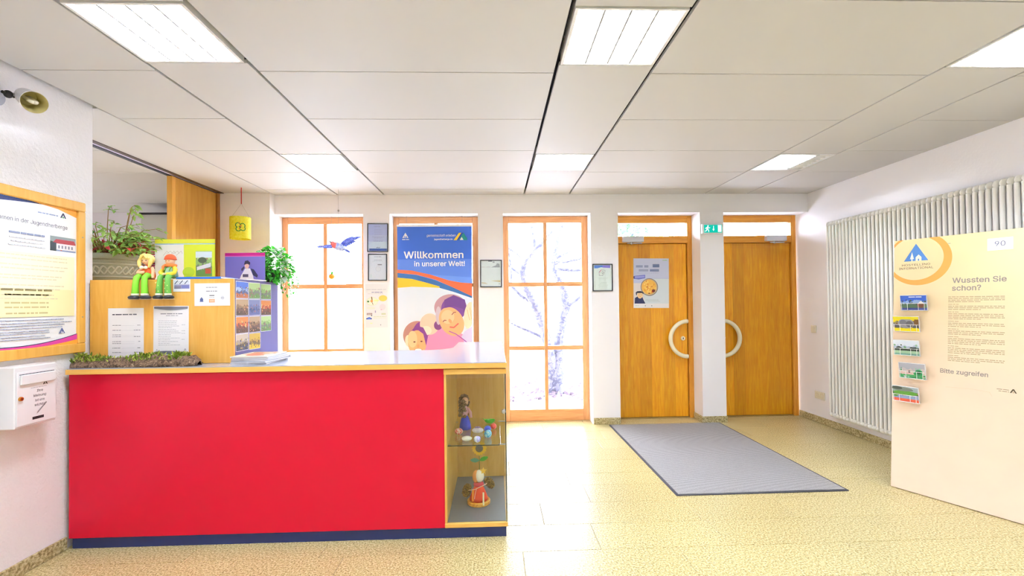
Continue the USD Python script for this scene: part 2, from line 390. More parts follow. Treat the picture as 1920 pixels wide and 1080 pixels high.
# ------------------------------------------------------------------ windows: pine frames with glazing bars
def window(n, x0, x1, label, yf=5.15):
    w = thing('window_%d' % n, label, 'window', kind='structure')
    D = 0.05
    obj('stile', BV(x0, x0 + 0.062, yf, yf + D, 0.0, 2.282, 0.003), FRAMEWOOD, w)
    obj('stile', BV(x1 - 0.068, x1, yf, yf + D, 0.0, 2.282, 0.003), FRAMEWOOD, w)
    obj('head', BV(x0 + 0.062, x1 - 0.068, yf, yf + D, 2.212, 2.282, 0.003), FRAMEWOOD_H, w)
    obj('bottom_rail', BV(x0 + 0.062, x1 - 0.068, yf, yf + D, 0.0, 0.128, 0.003), FRAMEWOOD_H, w)
    xm = x0 + 0.062 + (x1 - x0 - 0.13) / 2
    obj('mullion', BV(xm - 0.019, xm + 0.019, yf + 0.004, yf + D, 0.128, 2.212, 0.003), FRAMEWOOD, w)
    zz = [0.128, 0.812, 1.523, 2.212]
    for k in (1, 2):
        for a, b in ((x0 + 0.062, xm - 0.019), (xm + 0.019, x1 - 0.068)):
            obj('glazing_bar', BV(a, b, yf + 0.005, yf + D, zz[k] - 0.022, zz[k] + 0.022, 0.003), FRAMEWOOD_H, w)
    for k in range(3):
        for a, b in ((x0 + 0.062, xm - 0.019), (xm + 0.019, x1 - 0.068)):
            obj('pane', B(a, b, yf + 0.026, yf + 0.030, zz[k] + (0.022 if k else 0), zz[k + 1] - (0.022 if k < 2 else 0)), PANE, w)
    return w
window(1, -2.335, -1.405, 'pine window with glazing bars behind the counter, left of the certificates')
window(2, -1.125, -0.185, 'pine window hidden mostly by the blue welcome banner')
window(3, 0.085, 1.035, 'floor length six-pane pine window looking out on a bare tree')

# ------------------------------------------------------------------ the two doors
def door(n, x0, x1, hinge_left, label):
    d = thing('door_%d' % n, label, 'door', kind='structure')
    yf = 5.16
    jl, jr = (0.032, 0.055)
    obj('jamb', BV(x0, x0 + jl, yf, yf + 0.06, 0, 2.285, 0.003), FRAMEWOOD if 0 else wood('jamb_oak', (234, 168, 60), (206, 130, 30), 0.35, 2), d)
    obj('jamb', BV(x1 - jr, x1, yf, yf + 0.06, 0, 2.285, 0.003), LOOKS['jamb_oak'], d)
    obj('head', BV(x0 + jl, x1 - jr, yf, yf + 0.06, 2.205, 2.285, 0.003), wood('jamb_oak_level', (234, 168, 60), (206, 130, 30), 0.35, 0), d)
    obj('transom_rail', BV(x0 + jl, x1 - jr, yf, yf + 0.06, 1.975, 2.053, 0.003), LOOKS['jamb_oak_level'], d)
    obj('transom_pane', B(x0 + jl, x1 - jr, yf + 0.03, yf + 0.034, 2.053, 2.205), PANE, d)
    a, b = x0 + jl + 0.004, x1 - jr - 0.006
    obj('leaf', BV(a, b, yf + 0.022, yf + 0.062, 0.012, 1.971, 0.003), DOORWOOD, d)
    obj('door_stop', B(x0 + 0.01, x1 - 0.02, yf + 0.0625, yf + 0.068, 0.0, 2.0), mat('stop_dark', (60, 34, 10), 0.7), d)
    obj('threshold', BV(x0 + jl, x1 - jr, yf + 0.0, yf + 0.08, 0.0, 0.01, 0.002), mat('threshold_brass', (150, 120, 60), 0.4), d)
    xe = b - 0.02 if hinge_left else a + 0.02       # the opening edge
    s = -1 if hinge_left else 1
    pts = [(xe + s * 0.198 * math.sin(t) , yf - 0.035, 0.893 + 0.198 * math.cos(t)) for t in np.linspace(0.0, math.pi, 25)]
    hd = obj('handle', TUBE_(pts, 0.0235, 12), CREAM, d, True)
    for z in (0.893 + 0.198, 0.893 - 0.198):
        obj('post', CYL((xe + s * 0.012, yf - 0.035, z), (xe + s * 0.012, yf + 0.023, z), 0.012, n=12), IVORY, hd)
    xk = xe + s * 0.035
    lk = obj('lock', LATHE([(0, 0.012), (0.022, 0.012), (0.025, 0.008), (0.025, 0)], 20).apply_transform(np.array([[1, 0, 0, xk], [0, 0, -1, yf + 0.022], [0, 1, 0, 0.895], [0, 0, 0, 1.0]])), CREAM, d, 40)
    obj('keyhole', B(xk - 0.004, xk + 0.004, yf + 0.008, yf + 0.0105, 0.885, 0.905), BLACK, lk)
    # overhead closer at the hinge side
    c0, c1 = (a + 0.055, a + 0.29) if hinge_left else (b - 0.31, b - 0.075)
    cl = obj('closer', BV(c0, c1, yf - 0.055, yf + 0.0, 1.985, 2.048, 0.006), mat('closer_silver', (214, 216, 224), 0.35, 0.3), d)
    obj('closer_arm', [BV(c0 + 0.05, c1 - 0.02, yf - 0.04, yf - 0.022, 1.965, 1.977, 0.002), CYL((c0 + 0.10, yf - 0.03, 1.958), (c0 + 0.10, yf - 0.03, 1.987), 0.012, n=12)], STEEL, cl)
    return d
door(1, 1.337, 2.232, True, 'left of two veneered doors, with a poster and half-ring handle on its right edge')
door(2, 2.490, 3.435, False, 'right of two veneered doors, next to the right wall, half-ring handle by the pillar')

# ------------------------------------------------------------------ recessed louvre lamps
LW, LD = 0.462, 0.437
def lamp(name, label, lit, glow, loc, group):
    t = thing(name, label, 'ceiling lamp', loc, group=group)
    obj('housing', [B(-LW/2, LW/2, -LD/2, LD/2, 0.060, 0.064), B(-LW/2, -LW/2 + 0.004, -LD/2, LD/2, 0, 0.06), B(LW/2 - 0.004, LW/2, -LD/2, LD/2, 0, 0.06),
                    B(-LW/2, LW/2, -LD/2, -LD/2 + 0.004, 0, 0.06), B(-LW/2, LW/2, LD/2 - 0.004, LD/2, 0, 0.06)], LAMPWHITE, t)
    obj('frame', [B(-LW/2, -LW/2 + 0.014, -LD/2, LD/2, -0.003, 0.003), B(LW/2 - 0.014, LW/2, -LD/2, LD/2, -0.003, 0.003),
                  B(-LW/2 + 0.014, LW/2 - 0.014, -LD/2, -LD/2 + 0.01, -0.003, 0.003), B(-LW/2 + 0.014, LW/2 - 0.014, LD/2 - 0.01, LD/2, -0.003, 0.003)], WHITE, t)
    w = (LW - 0.028) / 4
    for k in range(4):
        x = -LW/2 + 0.014 + w * (k + 0.5)
        obj('tube', CYL((x, -LD/2 + 0.015, 0.042), (x, LD/2 - 0.015, 0.042), 0.011, n=8), glow if lit[k] else WHITE, t, True)
    for k in range(1, 4):
        x = -LW/2 + 0.014 + w * k
        obj('louvre_divider', B(x - 0.0035, x + 0.0035, -LD/2 + 0.01, LD/2 - 0.01, 0.0, 0.026), mat('louvre_grey', (128, 126, 120), 0.4), t)
    obj('louvre_blades', [B(-LW/2 + 0.014, LW/2 - 0.014, y - 0.001, y + 0.001, 0.003, 0.024) for y in np.linspace(-LD/2 + 0.05, LD/2 - 0.05, 7)], LAMPWHITE, t)
    return t
LX = [(a + b) / 2 for a, b in BANDS]
NAMES = [['left band near the window wall', 'middle band near the window wall', None],
         ['left band above the counter', 'middle band close overhead', 'right band, cut by the picture edge']]
first = None
for j, (a, b) in enumerate(LAMPY):
    for i, x in enumerate(LX):
        lx = x + (-0.004 if i == 0 else 0)
        lab = ('lit louvre lamp in the ' + NAMES[j][i]) if j < 2 and NAMES[j][i] else None
        if (j, i) == (0, 2):
            lamp('louvre_lamp', 'half lit louvre lamp with a grid of dark cells, right band', (1, 1, 0, 0), GLOW, (lx, (a + b) / 2, CZ), 'recessed louvre lamps')
        elif first is None: first = lamp('louvre_lamp', lab, (1, 1, 1, 1), GLOW, (lx, (a + b) / 2, CZ), 'recessed louvre lamps')
        else: copy_of(first, lab or 'lit louvre lamp behind the camera, %s band, %s row' % (('left', 'middle', 'right')[i], ('nearer', 'further')[j - 2]), (lx, (a + b) / 2, CZ), group='recessed louvre lamps' if lab else 'lamps behind the camera')
ol = lamp('office_lamp', 'square louvre lamp on the office ceiling, nearest the opening, hidden behind the left wall', (1, 1, 1, 1), OFFICEGLOW, (-4.4, 3.0, CZ - 0.068), 'office lamps')
copy_of(ol, 'square louvre lamp on the office ceiling, furthest to the left', (-5.4, 4.4, CZ - 0.068))
copy_of(ol, 'square louvre lamp on the office ceiling, closest to the near end', (-4.6, 1.4, CZ - 0.068))

# ------------------------------------------------------------------ sliding partition between hall and office
tr = thing('partition_track', 'dark and silver ceiling track of the sliding wooden partition', 'track', kind='structure')
obj('brown_rail', B(-2.84, -2.80, 2.79, 4.87, CZ - 0.004, CZ + 0.03), mat('bronze_rail', (70, 50, 44), 0.4), tr)
obj('silver_rail', B(-2.875, -2.84, 2.79, 4.87, CZ + 0.0, CZ + 0.03), mat('rail_lilac', (206, 202, 232), 0.35), tr)
obj('dark_rail', B(-2.91, -2.875, 2.79, 4.87, CZ - 0.006, CZ + 0.03), mat('navy_rail', (14, 14, 40), 0.4), tr)
sp = thing('sliding_partition', 'upright veneered wooden sliding partition left of the yellow lantern', 'partition', (-2.87, 4.22, 0))
obj('panel', BV(-0.02, 0.02, 0.0, 0.595, 0.02, CZ - 0.012, 0.003), PARTWOOD, sp)
obj('edge_strip', BV(-0.023, 0.023, -0.05, 0.0, 0.02, CZ - 0.012, 0.003), BEECH, sp)
obj('end_post', BV(-0.03, 0.032, 0.603, 0.648, 0.0, CZ - 0.008, 0.003), wood('post_oak', (186, 124, 46), (150, 90, 24), 0.35, 2), sp)
# ------------------------------------------------------------------ reception counter
CT = 0.983
rc = thing('reception_counter', 'long reception counter with glossy red front and pale worktop', 'counter', (-1.14, 2.62, 0))
o = np.array([-1.14, 2.62, 0.0])
def L(mesh): m = mesh if isinstance(mesh, trimesh.Trimesh) else trimesh.util.concatenate(mesh); m.apply_translation(-o); return m
obj('red_panel', L(BV(-2.335, -0.297, 2.612, 2.632, 0.060, 0.949, 0.002)), RED, rc)
obj('carcass', L([B(-2.32, -0.30, 2.632, 3.33, 0.06, 0.95), B(-0.30, 0.044, 3.33, 3.99, 0.06, 0.95)]), BEECH, rc)
obj('plinth', L([B(-2.325, 0.045, 2.625, 3.31, 0.0, 0.0595), B(-0.28, 0.035, 3.31, 3.96, 0.0, 0.0595)]), NAVY, rc)
arc = [(-0.33 - 0.20 + 0.20 * math.cos(t), 3.56 + 0.20 * math.sin(t)) for t in np.linspace(0, -math.pi / 2, 12)]
top = Polygon([(-2.335, 2.592), (0.056, 2.592), (0.056, 4.02), (-0.33, 4.02)] + arc + [(-2.335, 3.36)])
obj('worktop_edge', L(EXT(top, 0.027, 0.952)), BEECH_X, rc)
obj('worktop', L(EXT(top.buffer(-0.004), 0.0045, 0.9785)), LAMINATE, rc)
obj('lower_edge_strip', L(BV(-0.297, 0.054, 2.600, 2.640, 0.917, 0.946, 0.002)), BEECH_X, rc)

# glazed display case at the counter's right end
dc = thing('display_case', 'glass fronted display case at the right end of the counter', 'display case', (-0.12, 2.62, 0.06))
o = np.array([-0.12, 2.62, 0.06])
obj('base_board', L(BV(-0.297, 0.054, 2.606, 3.315, 0.062, 0.0865, 0.002)), BEECH_X, dc)
obj('floor_mat', L(B(-0.284, 0.044, 2.622, 3.30, 0.0865, 0.089)), SLATE, dc)
obj('left_side', L(BV(-0.297, -0.284, 2.610, 3.31, 0.0865, 0.917, 0.001)), CASEWOOD, dc)
obj('back_board', L(B(-0.284, 0.05, 3.302, 3.318, 0.0865, 0.917)), CASEWOOD, dc)
gl = obj('front_glass', L(B(-0.284, 0.046, 2.612, 2.617, 0.0875, 0.917)), CLEAR, dc)
gs = obj('side_glass', L(B(0.046, 0.051, 2.612, 3.302, 0.0875, 0.917)), CLEAR, dc)
obj('glass_edge', L(B(0.0462, 0.0508, 2.6085, 2.6118, 0.0875, 0.917)), GLASSEDGE, gs, label='dark polished edge of the side glass')
obj('case_lock', L(LATHE([(0, 0.018), (0.010, 0.016), (0.013, 0.008), (0.013, 0)], 16).apply_transform(np.array([[1, 0, 0, 0.037], [0, 0, -1, 2.612], [0, 1, 0, 0.705], [0, 0, 0, 1.0]]))), STEEL, dc, 40)
sh = obj('glass_shelf', L(BV(-0.282, 0.018, 2.640, 3.26, 0.505, 0.511, 0.001)), CLEAR, dc)
obj('shelf_edge', L(B(-0.282, 0.012, 2.6385, 2.6398, 0.5055, 0.5105)), GLASSEDGE, sh, label='dark front edge of the glass shelf')
for y in (2.68, 3.2):
    obj('shelf_pin', L(CYL((-0.284, y, 0.5), (-0.268, y, 0.5), 0.004, n=8)), STEEL, dc)
    obj('shelf_bracket', L(CYL((0.046, y, 0.5), (0.006, y, 0.5), 0.004, n=8)), STEEL, dc)

# ------------------------------------------------------------------ the things in the case, upper shelf
S1 = 0.5112
def marbled(name, cols, scale, rough=0.3):
    n = {'t': ('texture_coordinate', {}), 'a': ('noise_texture', {'scale': scale, 'detail': 2.0, 'distortion': 1.5}),
         'r': ('rgb_ramp', {'ramp': [(0.0, lin(cols[0])), (0.42, lin(cols[0])), (0.5, lin(cols[1])), (0.62, lin(cols[1])), (0.7, lin(cols[-1])), (1, lin(cols[-1]))]})}
    return mat(name, rough=rough, nodes=n, links=[('t.object', 'a.vector'), ('a.fac', 'r.fac'), ('r.color', 'p.base_color')])
def trinket(name, label, cat, x, y, r, cols, scale=30, z=S1, rough=0.25):
    m = ELL((0, 0, 0), (1, 1, 1), 3); v = m.vertices
    n = meshkit.noise(v * 1.7 + x * 31, 3) - 0.5
    m.vertices = v * (1 + 0.10 * n[:, None]) * np.array(r)
    m.apply_translation([0, 0, -m.bounds[0][2]])
    t = thing(name, label, cat, (x, y, z))
    obj('body', m, marbled('look_' + label.split(' ')[0] + '_' + name, cols, scale, rough), t, True)
    return t
trinket('pebble', 'large smooth white stone at the front of the glass shelf', 'stone', -0.178, 2.72, (0.030, 0.020, 0.0145), ((250, 244, 226), (252, 248, 236), (240, 232, 210)), 20)
trinket('painted_stone', 'pink and white striped shell-like stone at the left of the glass shelf', 'stone', -0.236, 2.86, (0.026, 0.022, 0.019), ((236, 90, 90), (250, 210, 200), (255, 240, 235)), 42)
trinket('painted_stone', 'half white half lilac round stone at the front of the glass shelf', 'stone', -0.116, 2.685, (0.020, 0.018, 0.019), ((250, 250, 252), (180, 170, 236), (150, 150, 240)), 14)
trinket('painted_stone', 'light blue marbled ball, front one of three on the right', 'ball', -0.056, 2.78, (0.023, 0.022, 0.023), ((80, 170, 226), (150, 215, 230), (250, 220, 120)), 36)
trinket('painted_stone', 'plain blue ball behind the light blue marbled ball', 'ball', -0.060, 2.885, (0.022, 0.021, 0.022), ((50, 74, 220), (70, 96, 236), (60, 80, 220)), 9)
trinket('painted_stone', 'red ball behind the blue ball on the glass shelf', 'ball', -0.024, 2.965, (0.019, 0.018, 0.018), ((236, 60, 60), (250, 96, 84), (240, 80, 76)), 12)
dish = thing('lidded_box', 'low oval pearl white lidded box in the middle of the shelf', 'box', (-0.122, 2.90, S1))
e = ELL((0, 0, 0), (0.036, 0.026, 0.017), 3); e.vertices[:, 2] = np.clip(e.vertices[:, 2], -0.012, 0.2); e.apply_translation([0, 0, 0.012])
obj('body', e, marbled('pearl', ((240, 232, 244), (252, 248, 250), (200, 190, 226)), 26), dish, True)
obj('lid_flower', [ELL((0.012 * math.cos(a), 0.010 * math.sin(a) , 0.031), (0.008, 0.006, 0.003), 1) for a in np.linspace(0, 5, 5)], mat('lilac_glaze', (170, 150, 200), 0.3), dish, True)
lf = thing('leaf_dish', 'bright green oval leaf-shaped dish at the back of the shelf', 'dish', (-0.050, 3.12, S1))
pr = [(0.0, 0.004), (0.018, 0.003), (0.030, 0.010), (0.036, 0.024), (0.033, 0.026), (0.026, 0.014), (0.0, 0.009)]
d_ = LATHE(pr, 24); d_.vertices[:, 1] *= 0.6; d_.vertices[:, 2] -= 0.003
obj('bowl', d_, mat('leaf_green_glaze', (60, 190, 20), 0.25), lf, True)
obj('stem', TUBE_([(-0.034, 0, 0.02), (-0.042, 0, 0.027), (-0.047, 0.002, 0.030)], [0.003, 0.002, 0.0015], 6), LOOKS['leaf_green_glaze'], lf, True)
# curly haired doll
dl = thing('shelf_doll', 'small doll with long brown curls, pink sleeves and blue skirt', 'doll', (-0.205, 2.985, S1))
sk = LATHE([(0.0, 0.0), (0.038, 0.0), (0.035, 0.03), (0.026, 0.066), (0.016, 0.086), (0.0, 0.09)], 20); a = np.arctan2(sk.vertices[:, 1], sk.vertices[:, 0]); sk.vertices[:, :2] *= (1 + 0.07 * np.sin(9 * a))[:, None]
obj('skirt', sk, mat('doll_blue', (46, 66, 226), 0.5), dl, True)
obj('bodice', LATHE([(0.014, 0.08), (0.021, 0.10), (0.022, 0.125), (0.012, 0.142), (0.008, 0.15)], 16), mat('doll_pink', (232, 178, 186), 0.6), dl, True)
obj('head', ELL((0, 0, 0.176), (0.022, 0.022, 0.027), 2), mat('doll_skin', (240, 196, 160), 0.6), dl, True)
rg = random.Random(8); cur = []
for k in range(84):
    a, b = rg.uniform(0.2, math.pi + 1.9), rg.uniform(0.145, 0.214) if k < 46 else rg.uniform(0.085, 0.15)
    rr = 0.026 * (1 if b < 0.18 else max(0.3, math.sqrt(max(0.0, 1 - ((b - 0.18) / 0.036) ** 2))))
    cur.append(ELL((rr * math.cos(a) * 1.1 - 0.006, rr * math.sin(a) * 0.9 - 0.008 * (b < 0.15), b), (0.010, 0.010, 0.009), 1))
obj('curls', cur, marbled('brown_curls', ((90, 64, 46), (150, 118, 84), (196, 160, 110)), 90, 0.6), dl, True)
obj('arm', TUBE_([(0.018, -0.004, 0.134), (0.034, -0.016, 0.108), (0.040, -0.024, 0.076)], [0.008, 0.010, 0.007], 8), LOOKS['doll_pink'], dl, True)
obj('arm', TUBE_([(-0.018, -0.004, 0.134), (-0.026, -0.020, 0.108), (-0.006, -0.030, 0.092)], [0.008, 0.009, 0.006], 8), LOOKS['doll_pink'], dl, True)
obj('eye', [ELL((s * 0.008, -0.0205, 0.178), (0.0022, 0.002, 0.003), 1) for s in (-1, 1)], BLACK, dl, True)

# the autumn decoration on the floor of the case
S0 = 0.0892
ad = thing('autumn_figure', 'autumn figure in a red dress on a log slice with cones', 'figurine', (-0.118, 2.86, S0))
obj('log_slice', LATHE([(0, 0), (0.066, 0), (0.070, 0.004), (0.070, 0.020), (0.066, 0.024), (0, 0.024)], 32), marbled('slice_wood', ((232, 150, 40), (240, 172, 64), (206, 118, 24)), 16, 0.5), ad, 40)
obj('dress', LATHE([(0.0, 0.024), (0.056, 0.024), (0.052, 0.045), (0.034, 0.090), (0.020, 0.118), (0.0, 0.124)], 24), mat('felt_red', (240, 74, 40), 0.85), ad, True)
obj('apron', Sheet(0.05, 0.06, (246, 140, 40), 0.002, -0.04, 0.03).m[0].apply_transform(np.array([[1, 0, 0, 0.0], [0, 0.42, -1, -0.058], [0, 1, 0.3, 0.0], [0, 0, 0, 1.0]])), mat('felt_orange', (246, 140, 40), 0.85), ad)
obj('scarf', LATHE([(0.022, 0.104), (0.032, 0.112), (0.030, 0.124), (0.018, 0.130)], 18), mat('felt_rose', (216, 60, 80), 0.85), ad, True)
obj('head', ELL((0.004, 0.0, 0.164), (0.030, 0.028, 0.038), 2), mat('felt_cream', (250, 240, 220), 0.85), ad, True)
obj('hair', ELL((-0.012, 0.004, 0.160), (0.026, 0.027, 0.040), 2), mat('felt_amber', (238, 160, 84), 0.85), ad, True)
star = Polygon([((0.022 if i % 2 == 0 else 0.010) * math.sin(i * math.pi / 5), (0.022 if i % 2 == 0 else 0.010) * math.cos(i * math.pi / 5)) for i in range(10)])
obj('star', T(EXT(star, 0.005), axes=BACK, t=(0.030, -0.012, 0.200)), mat('star_yellow', (252, 200, 70), 0.5), ad)
def cone_(c, r, rot):
    ms = []
    for i in range(7):
        z = -r + 2 * r * i / 6; rr = 0.62 * r * math.sqrt(max(0.08, 1 - (z / r * 0.9) ** 2)); n = 7
        for k in range(n):
            a = 2 * math.pi * (k + 0.5 * (i % 2)) / n
            ms.append(ELL((rr * math.cos(a), rr * math.sin(a), z), (0.009, 0.009, 0.004), 1))
    ms.append(ELL((0, 0, 0), (r * 0.55, r * 0.55, r), 1))
    m = trimesh.util.concatenate(ms); m.apply_transform(rot); m.apply_translation(c); return m
CONE = marbled('cone_brown', ((70, 48, 20), (150, 110, 40), (230, 196, 90)), 120, 0.6)
obj('pine_cone', cone_((-0.072, -0.012, 0.084), 0.034, ROT(0.3, [0, 1, 0])), CONE, ad, True)
obj('pine_cone', cone_((0.066, 0.010, 0.118), 0.032, ROT(-0.7, [0, 1, 0])), CONE, ad, True)
obj('twig', [TUBE_([(-0.060, -0.040, 0.095), (-0.02, -0.050, 0.103), (0.03, -0.040, 0.122), (0.052, -0.03, 0.130)], 0.0025, 6), TUBE_([(-0.012, -0.050, 0.104), (-0.02, -0.058, 0.075), (-0.024, -0.062, 0.05)], 0.002, 6)], mat('twig_pink', (240, 190, 160), 0.7), ad, True)
obj('candle', CYL((0.030, -0.062, 0.012), (0.030, -0.058, 0.086), 0.0055, n=10), mat('wax', (252, 240, 190), 0.5), ad, 40)
sf = thing('sunflower_pick', 'wooden sunflower on a thin stem with two green leaves', 'flower', (-0.116, 2.968, S0))
pet = [T(EXT(affinity.scale(Point(0, 0).buffer(1, 6), 0.007, 0.016), 0.003), t=(0, 0.031, 0)) for k in range(16)]
pet = [T(m, M=ROT(2 * math.pi * k / 16, [0, 0, 1])) for k, m in enumerate(pet)]
obj('petals', T(trimesh.util.concatenate(pet), axes=BACK, t=(0, -0.002, 0.302)), mat('petal_yellow', (250, 200, 30), 0.6), sf)
obj('seed_disc', T(LATHE([(0, 0.009), (0.016, 0.008), (0.024, 0.003), (0.024, 0)], 20), axes=BACK, t=(0, -0.005, 0.302)), mat('seed_grey', (116, 104, 96), 0.7), sf, 40)
obj('stem', CYL((0, 0, 0.0), (0, 0, 0.300), 0.0022, n=6), mat('stem_green', (80, 120, 40), 0.6), sf)
leafp = Polygon([(0, 0), (0.014, 0.013), (0.034, 0.016), (0.054, 0.010), (0.060, 0.004), (0.046, -0.008), (0.026, -0.012), (0.010, -0.008)])
obj('leaf', T(EXT(leafp, 0.002), axes=((0.96, 0, 0.28), (-0.28, 0, 0.96), (0, -1, 0)), t=(0, 0, 0.224)), mat('leaf_green', (70, 170, 30), 0.5), sf)
obj('leaf', T(EXT(leafp, 0.002), axes=((-0.99, 0, -0.02), (0.02, 0, 0.99), (0, -1, 0)), t=(0, 0, 0.224)), mat('leaf_jade', (90, 170, 130), 0.5), sf)
obj('foot', LATHE([(0, 0), (0.025, 0), (0.025, 0.006), (0, 0.006)], 16), LOOKS['slice_wood'], sf, 40)

# ------------------------------------------------------------------ tall beech box unit on the counter, photo board on its right side
BX0, BX1, BY0, BY1, BZ = -2.345, -1.532, 2.755, 3.33, 1.4745
bu = thing('box_unit', 'beech box unit on the left of the counter, its front pinned with papers', 'cabinet', (-1.94, 3.04, CT))
o = np.array([-1.94, 3.04, CT])
obj('front_panel', L(BV(BX0, BX1, BY0, BY0 + 0.018, CT + 0.001, BZ, 0.0015)), BEECH, bu)
obj('carcass', L([B(BX0, BX1 - 0.02, BY0 + 0.0185, BY1, BZ - 0.018, BZ), B(BX0, BX0 + 0.018, BY0 + 0.0185, BY1, CT + 0.001, BZ - 0.018), B(BX1 - 0.036, BX1 - 0.018, BY0 + 0.0185, BY1, CT + 0.001, BZ - 0.018)]), BEECH, bu)
obj('side_board', L(BV(BX1 - 0.0175, BX1, BY0 + 0.0185, BY1 - 0.03, CT + 0.001, BZ, 0.001)), mat('lilac_felt', (128, 124, 176), 0.8), bu, label='lilac pin board on the right side')
obj('side_edge', L(BV(BX1 - 0.0175, BX1, BY1 - 0.0295, BY1, CT + 0.001, BZ - 0.01, 0.001)), WHITE, bu, label='white upright edge strip')
ob = thing('office_cabinet', 'tall office cabinet behind the wall end, holding up the grey planter', 'cabinet', (-2.55, 3.06, 0))
o = np.array([-2.55, 3.06, 0.0])
obj('body', L(BV(-2.775, -2.352, 2.80, 3.33, 0.0, 1.46, 0.002)), BEECH, ob)
obj('top', L(BV(-2.785, -2.350, 2.795, 3.34, 1.4602, BZ, 0.002)), BEECH, ob)

def paper(name, label, cat, x0, x1, z0, z1, y, draw, axes=BACK, tilt=0.0, color=(242, 242, 248), depth=0.0008, group=None):
    w, h = x1 - x0, z1 - z0
    X, Y, Z = map(np.array, axes)
    c, s = math.cos(tilt), math.sin(tilt)
    ax = (c * X + s * Y, -s * X + c * Y, Z)
    base = (x0, y, z0) if axes is BACK else y
    t = thing(name, label, cat, base, ax, group=group)
    sh = Sheet(w, h, color, depth); draw(sh, w, h)
    sh.build(t, 'sheet')
    return t
INK, GREY, LIGHTINK = (90, 92, 110), (150, 152, 166), (190, 192, 204)
def djh(s, x, y, k, color, inner=None, tree=True):
    """hostel sign: a triangle with a fir tree and a house; k = its width"""
    s.poly([(x - k / 2, y), (x + k / 2, y), (x, y + k * 0.88)], color)
    if inner:
        s.poly([(x - k * .24, y + k * .10), (x - k * .08, y + k * .10), (x - k * .16, y + k * .46)], inner)
        s.rect(x - k * .185, y, x - k * .135, y + k * .12, inner)
        s.poly([(x - k * .01, y), (x + k * .23, y), (x + k * .23, y + k * .18), (x + k * .11, y + k * .32), (x - k * .01, y + k * .18)], inner)
        s.rect(x + k * .085, y, x + k * .135, y + k * .10, color)
def roof_mark(s, x, y, k, color, dot=(150, 150, 150)):
    """the roof-shaped mark"""
    s.poly([(x - k / 2, y), (x - k * .28, y), (x, y + k * .52), (x + k * .28, y), (x + k / 2, y), (x + k * .1, y + k * .78), (x - k * .1, y + k * .78)], color)
    s.poly([(x - k * .12, y), (x + k * .12, y), (x + k * .12, y + k * .14), (x, y + k * .26), (x - k * .12, y + k * .14)], dot)

def price_list(s, w, h):
    r = random.Random(1)
    s.words(0.024, w * 0.8, h * 0.865, 0.0065, INK, r)
    for k, z in enumerate((0.66, 0.565, 0.475, 0.44, 0.345, 0.31, 0.22, 0.135)):
        s.words(0.024, w * 0.36, h * z, 0.0036, GREY, r); s.rect(w * 0.38, h * z, w * 0.74, h * z + 0.0008, LIGHTINK)
        if k % 3 != 2: s.words(w * (0.72 if k % 2 else 0.82), w * 0.9, h * z, 0.0042, GREY, r, align='r')
paper('notice_sheet', 'white price list sheet on the beech front, left of the two larger sheets', 'paper', -2.241, -2.040, 1.012, 1.310, BY0 - 0.0012, price_list)
def terms(s, w, h):
    r = random.Random(2)
    xs = np.linspace(0.004, w - 0.006, 20)
    up = [(x, h - 0.014 - 0.010 * math.sin((x / w) * 3.0)) for x in xs]
    s.poly(up + [(w - 0.006, h - 0.004), (0.004, h - 0.004)], (120, 124, 140)); s.poly([(x, z - 0.005) for x, z in up] + up[::-1], (220, 224, 232))
    s.words(w * .2, w * .82, h * .835, 0.0055, GREY, r, align='c'); s.words(w * .35, w * .7, h * .80, 0.005, LIGHTINK, r, align='c')
    for z in np.linspace(0.70, 0.22, 15): s.words(w * .14, w * .8, h * z, 0.003, LIGHTINK, r, r.uniform(.5, 1)); 
    for z in (0.62, 0.5, 0.45, 0.33): s.words(w * .8, w * .9, h * z, 0.003, LIGHTINK, r)
    lo = [(x, 0.026 + 0.006 * math.sin((x / w) * 4.0)) for x in xs]
    s.poly(lo + [(w - 0.006, 0.012), (0.004, 0.014)], (112, 116, 134)); roof_mark(s, w * .9, 0.034, 0.014, (150, 154, 170)); djh(s, w * .1, 0.034, 0.010, (170, 174, 190))
paper('notice_sheet', 'white terms sheet with grey wavy bands, right of the price list', 'paper', -1.987, -1.787, 1.028, 1.320, BY0 - 0.0012, terms, tilt=-0.006)
def cardsheet(s, w, h):
    r = random.Random(3)
    s.words(w * .33, w * .64, h * .80, 0.004, GREY, r, align='c'); s.words(w * .33, w * .64, h * .63, 0.005, GREY, r, align='c')
    s.rect(w * .42, h * .44, w * .56, h * .475, (70, 70, 86)); s.words(w * .42, w * .56, h * .36, 0.003, LIGHTINK, r)
    s.rect(w * .41, h * .15, w * .57, h * .30, (240, 170, 130)); s.rect(w * .43, h * .18, w * .55, h * .27, (246, 200, 170)); 
    s.ell(w * .20, h * .27, w * .045, h * .09, (70, 90, 150)); s.rect(w * .15, h * .18, w * .25, h * .22, (110, 120, 170)); s.poly([(w * .17, h * .3), (w * .23, h * .3), (w * .2, h * .4)], (90, 100, 150))
    s.ell(w * .79, h * .35, w * .05, h * .08, (214, 216, 228)); s.words(w * .75, w * .83, h * .34, 0.003, GREY, r)
paper('notice_sheet', 'white landscape sheet with small payment logos at the upper right of the front', 'paper', -1.753, -1.550, 1.317, 1.449, BY0 - 0.0012, cardsheet, tilt=0.004)
def smallcard(s, w, h):
    s.rect(.006, .016, w - .005, h * .58, (150, 150, 190)); s.rect(.006, .018, w * .45, h * .46, (120, 116, 140)); s.rect(w * .5, .02, w - .008, h * .52, (120, 124, 190))
    s.rect(.006, h * .58, w - .005, h * .93, (214, 220, 232))
    for k in range(3): s.line([(.010 + k * .028, h * .64), (.026 + k * .028, h * .90)], 0.004, (60, 70, 100))
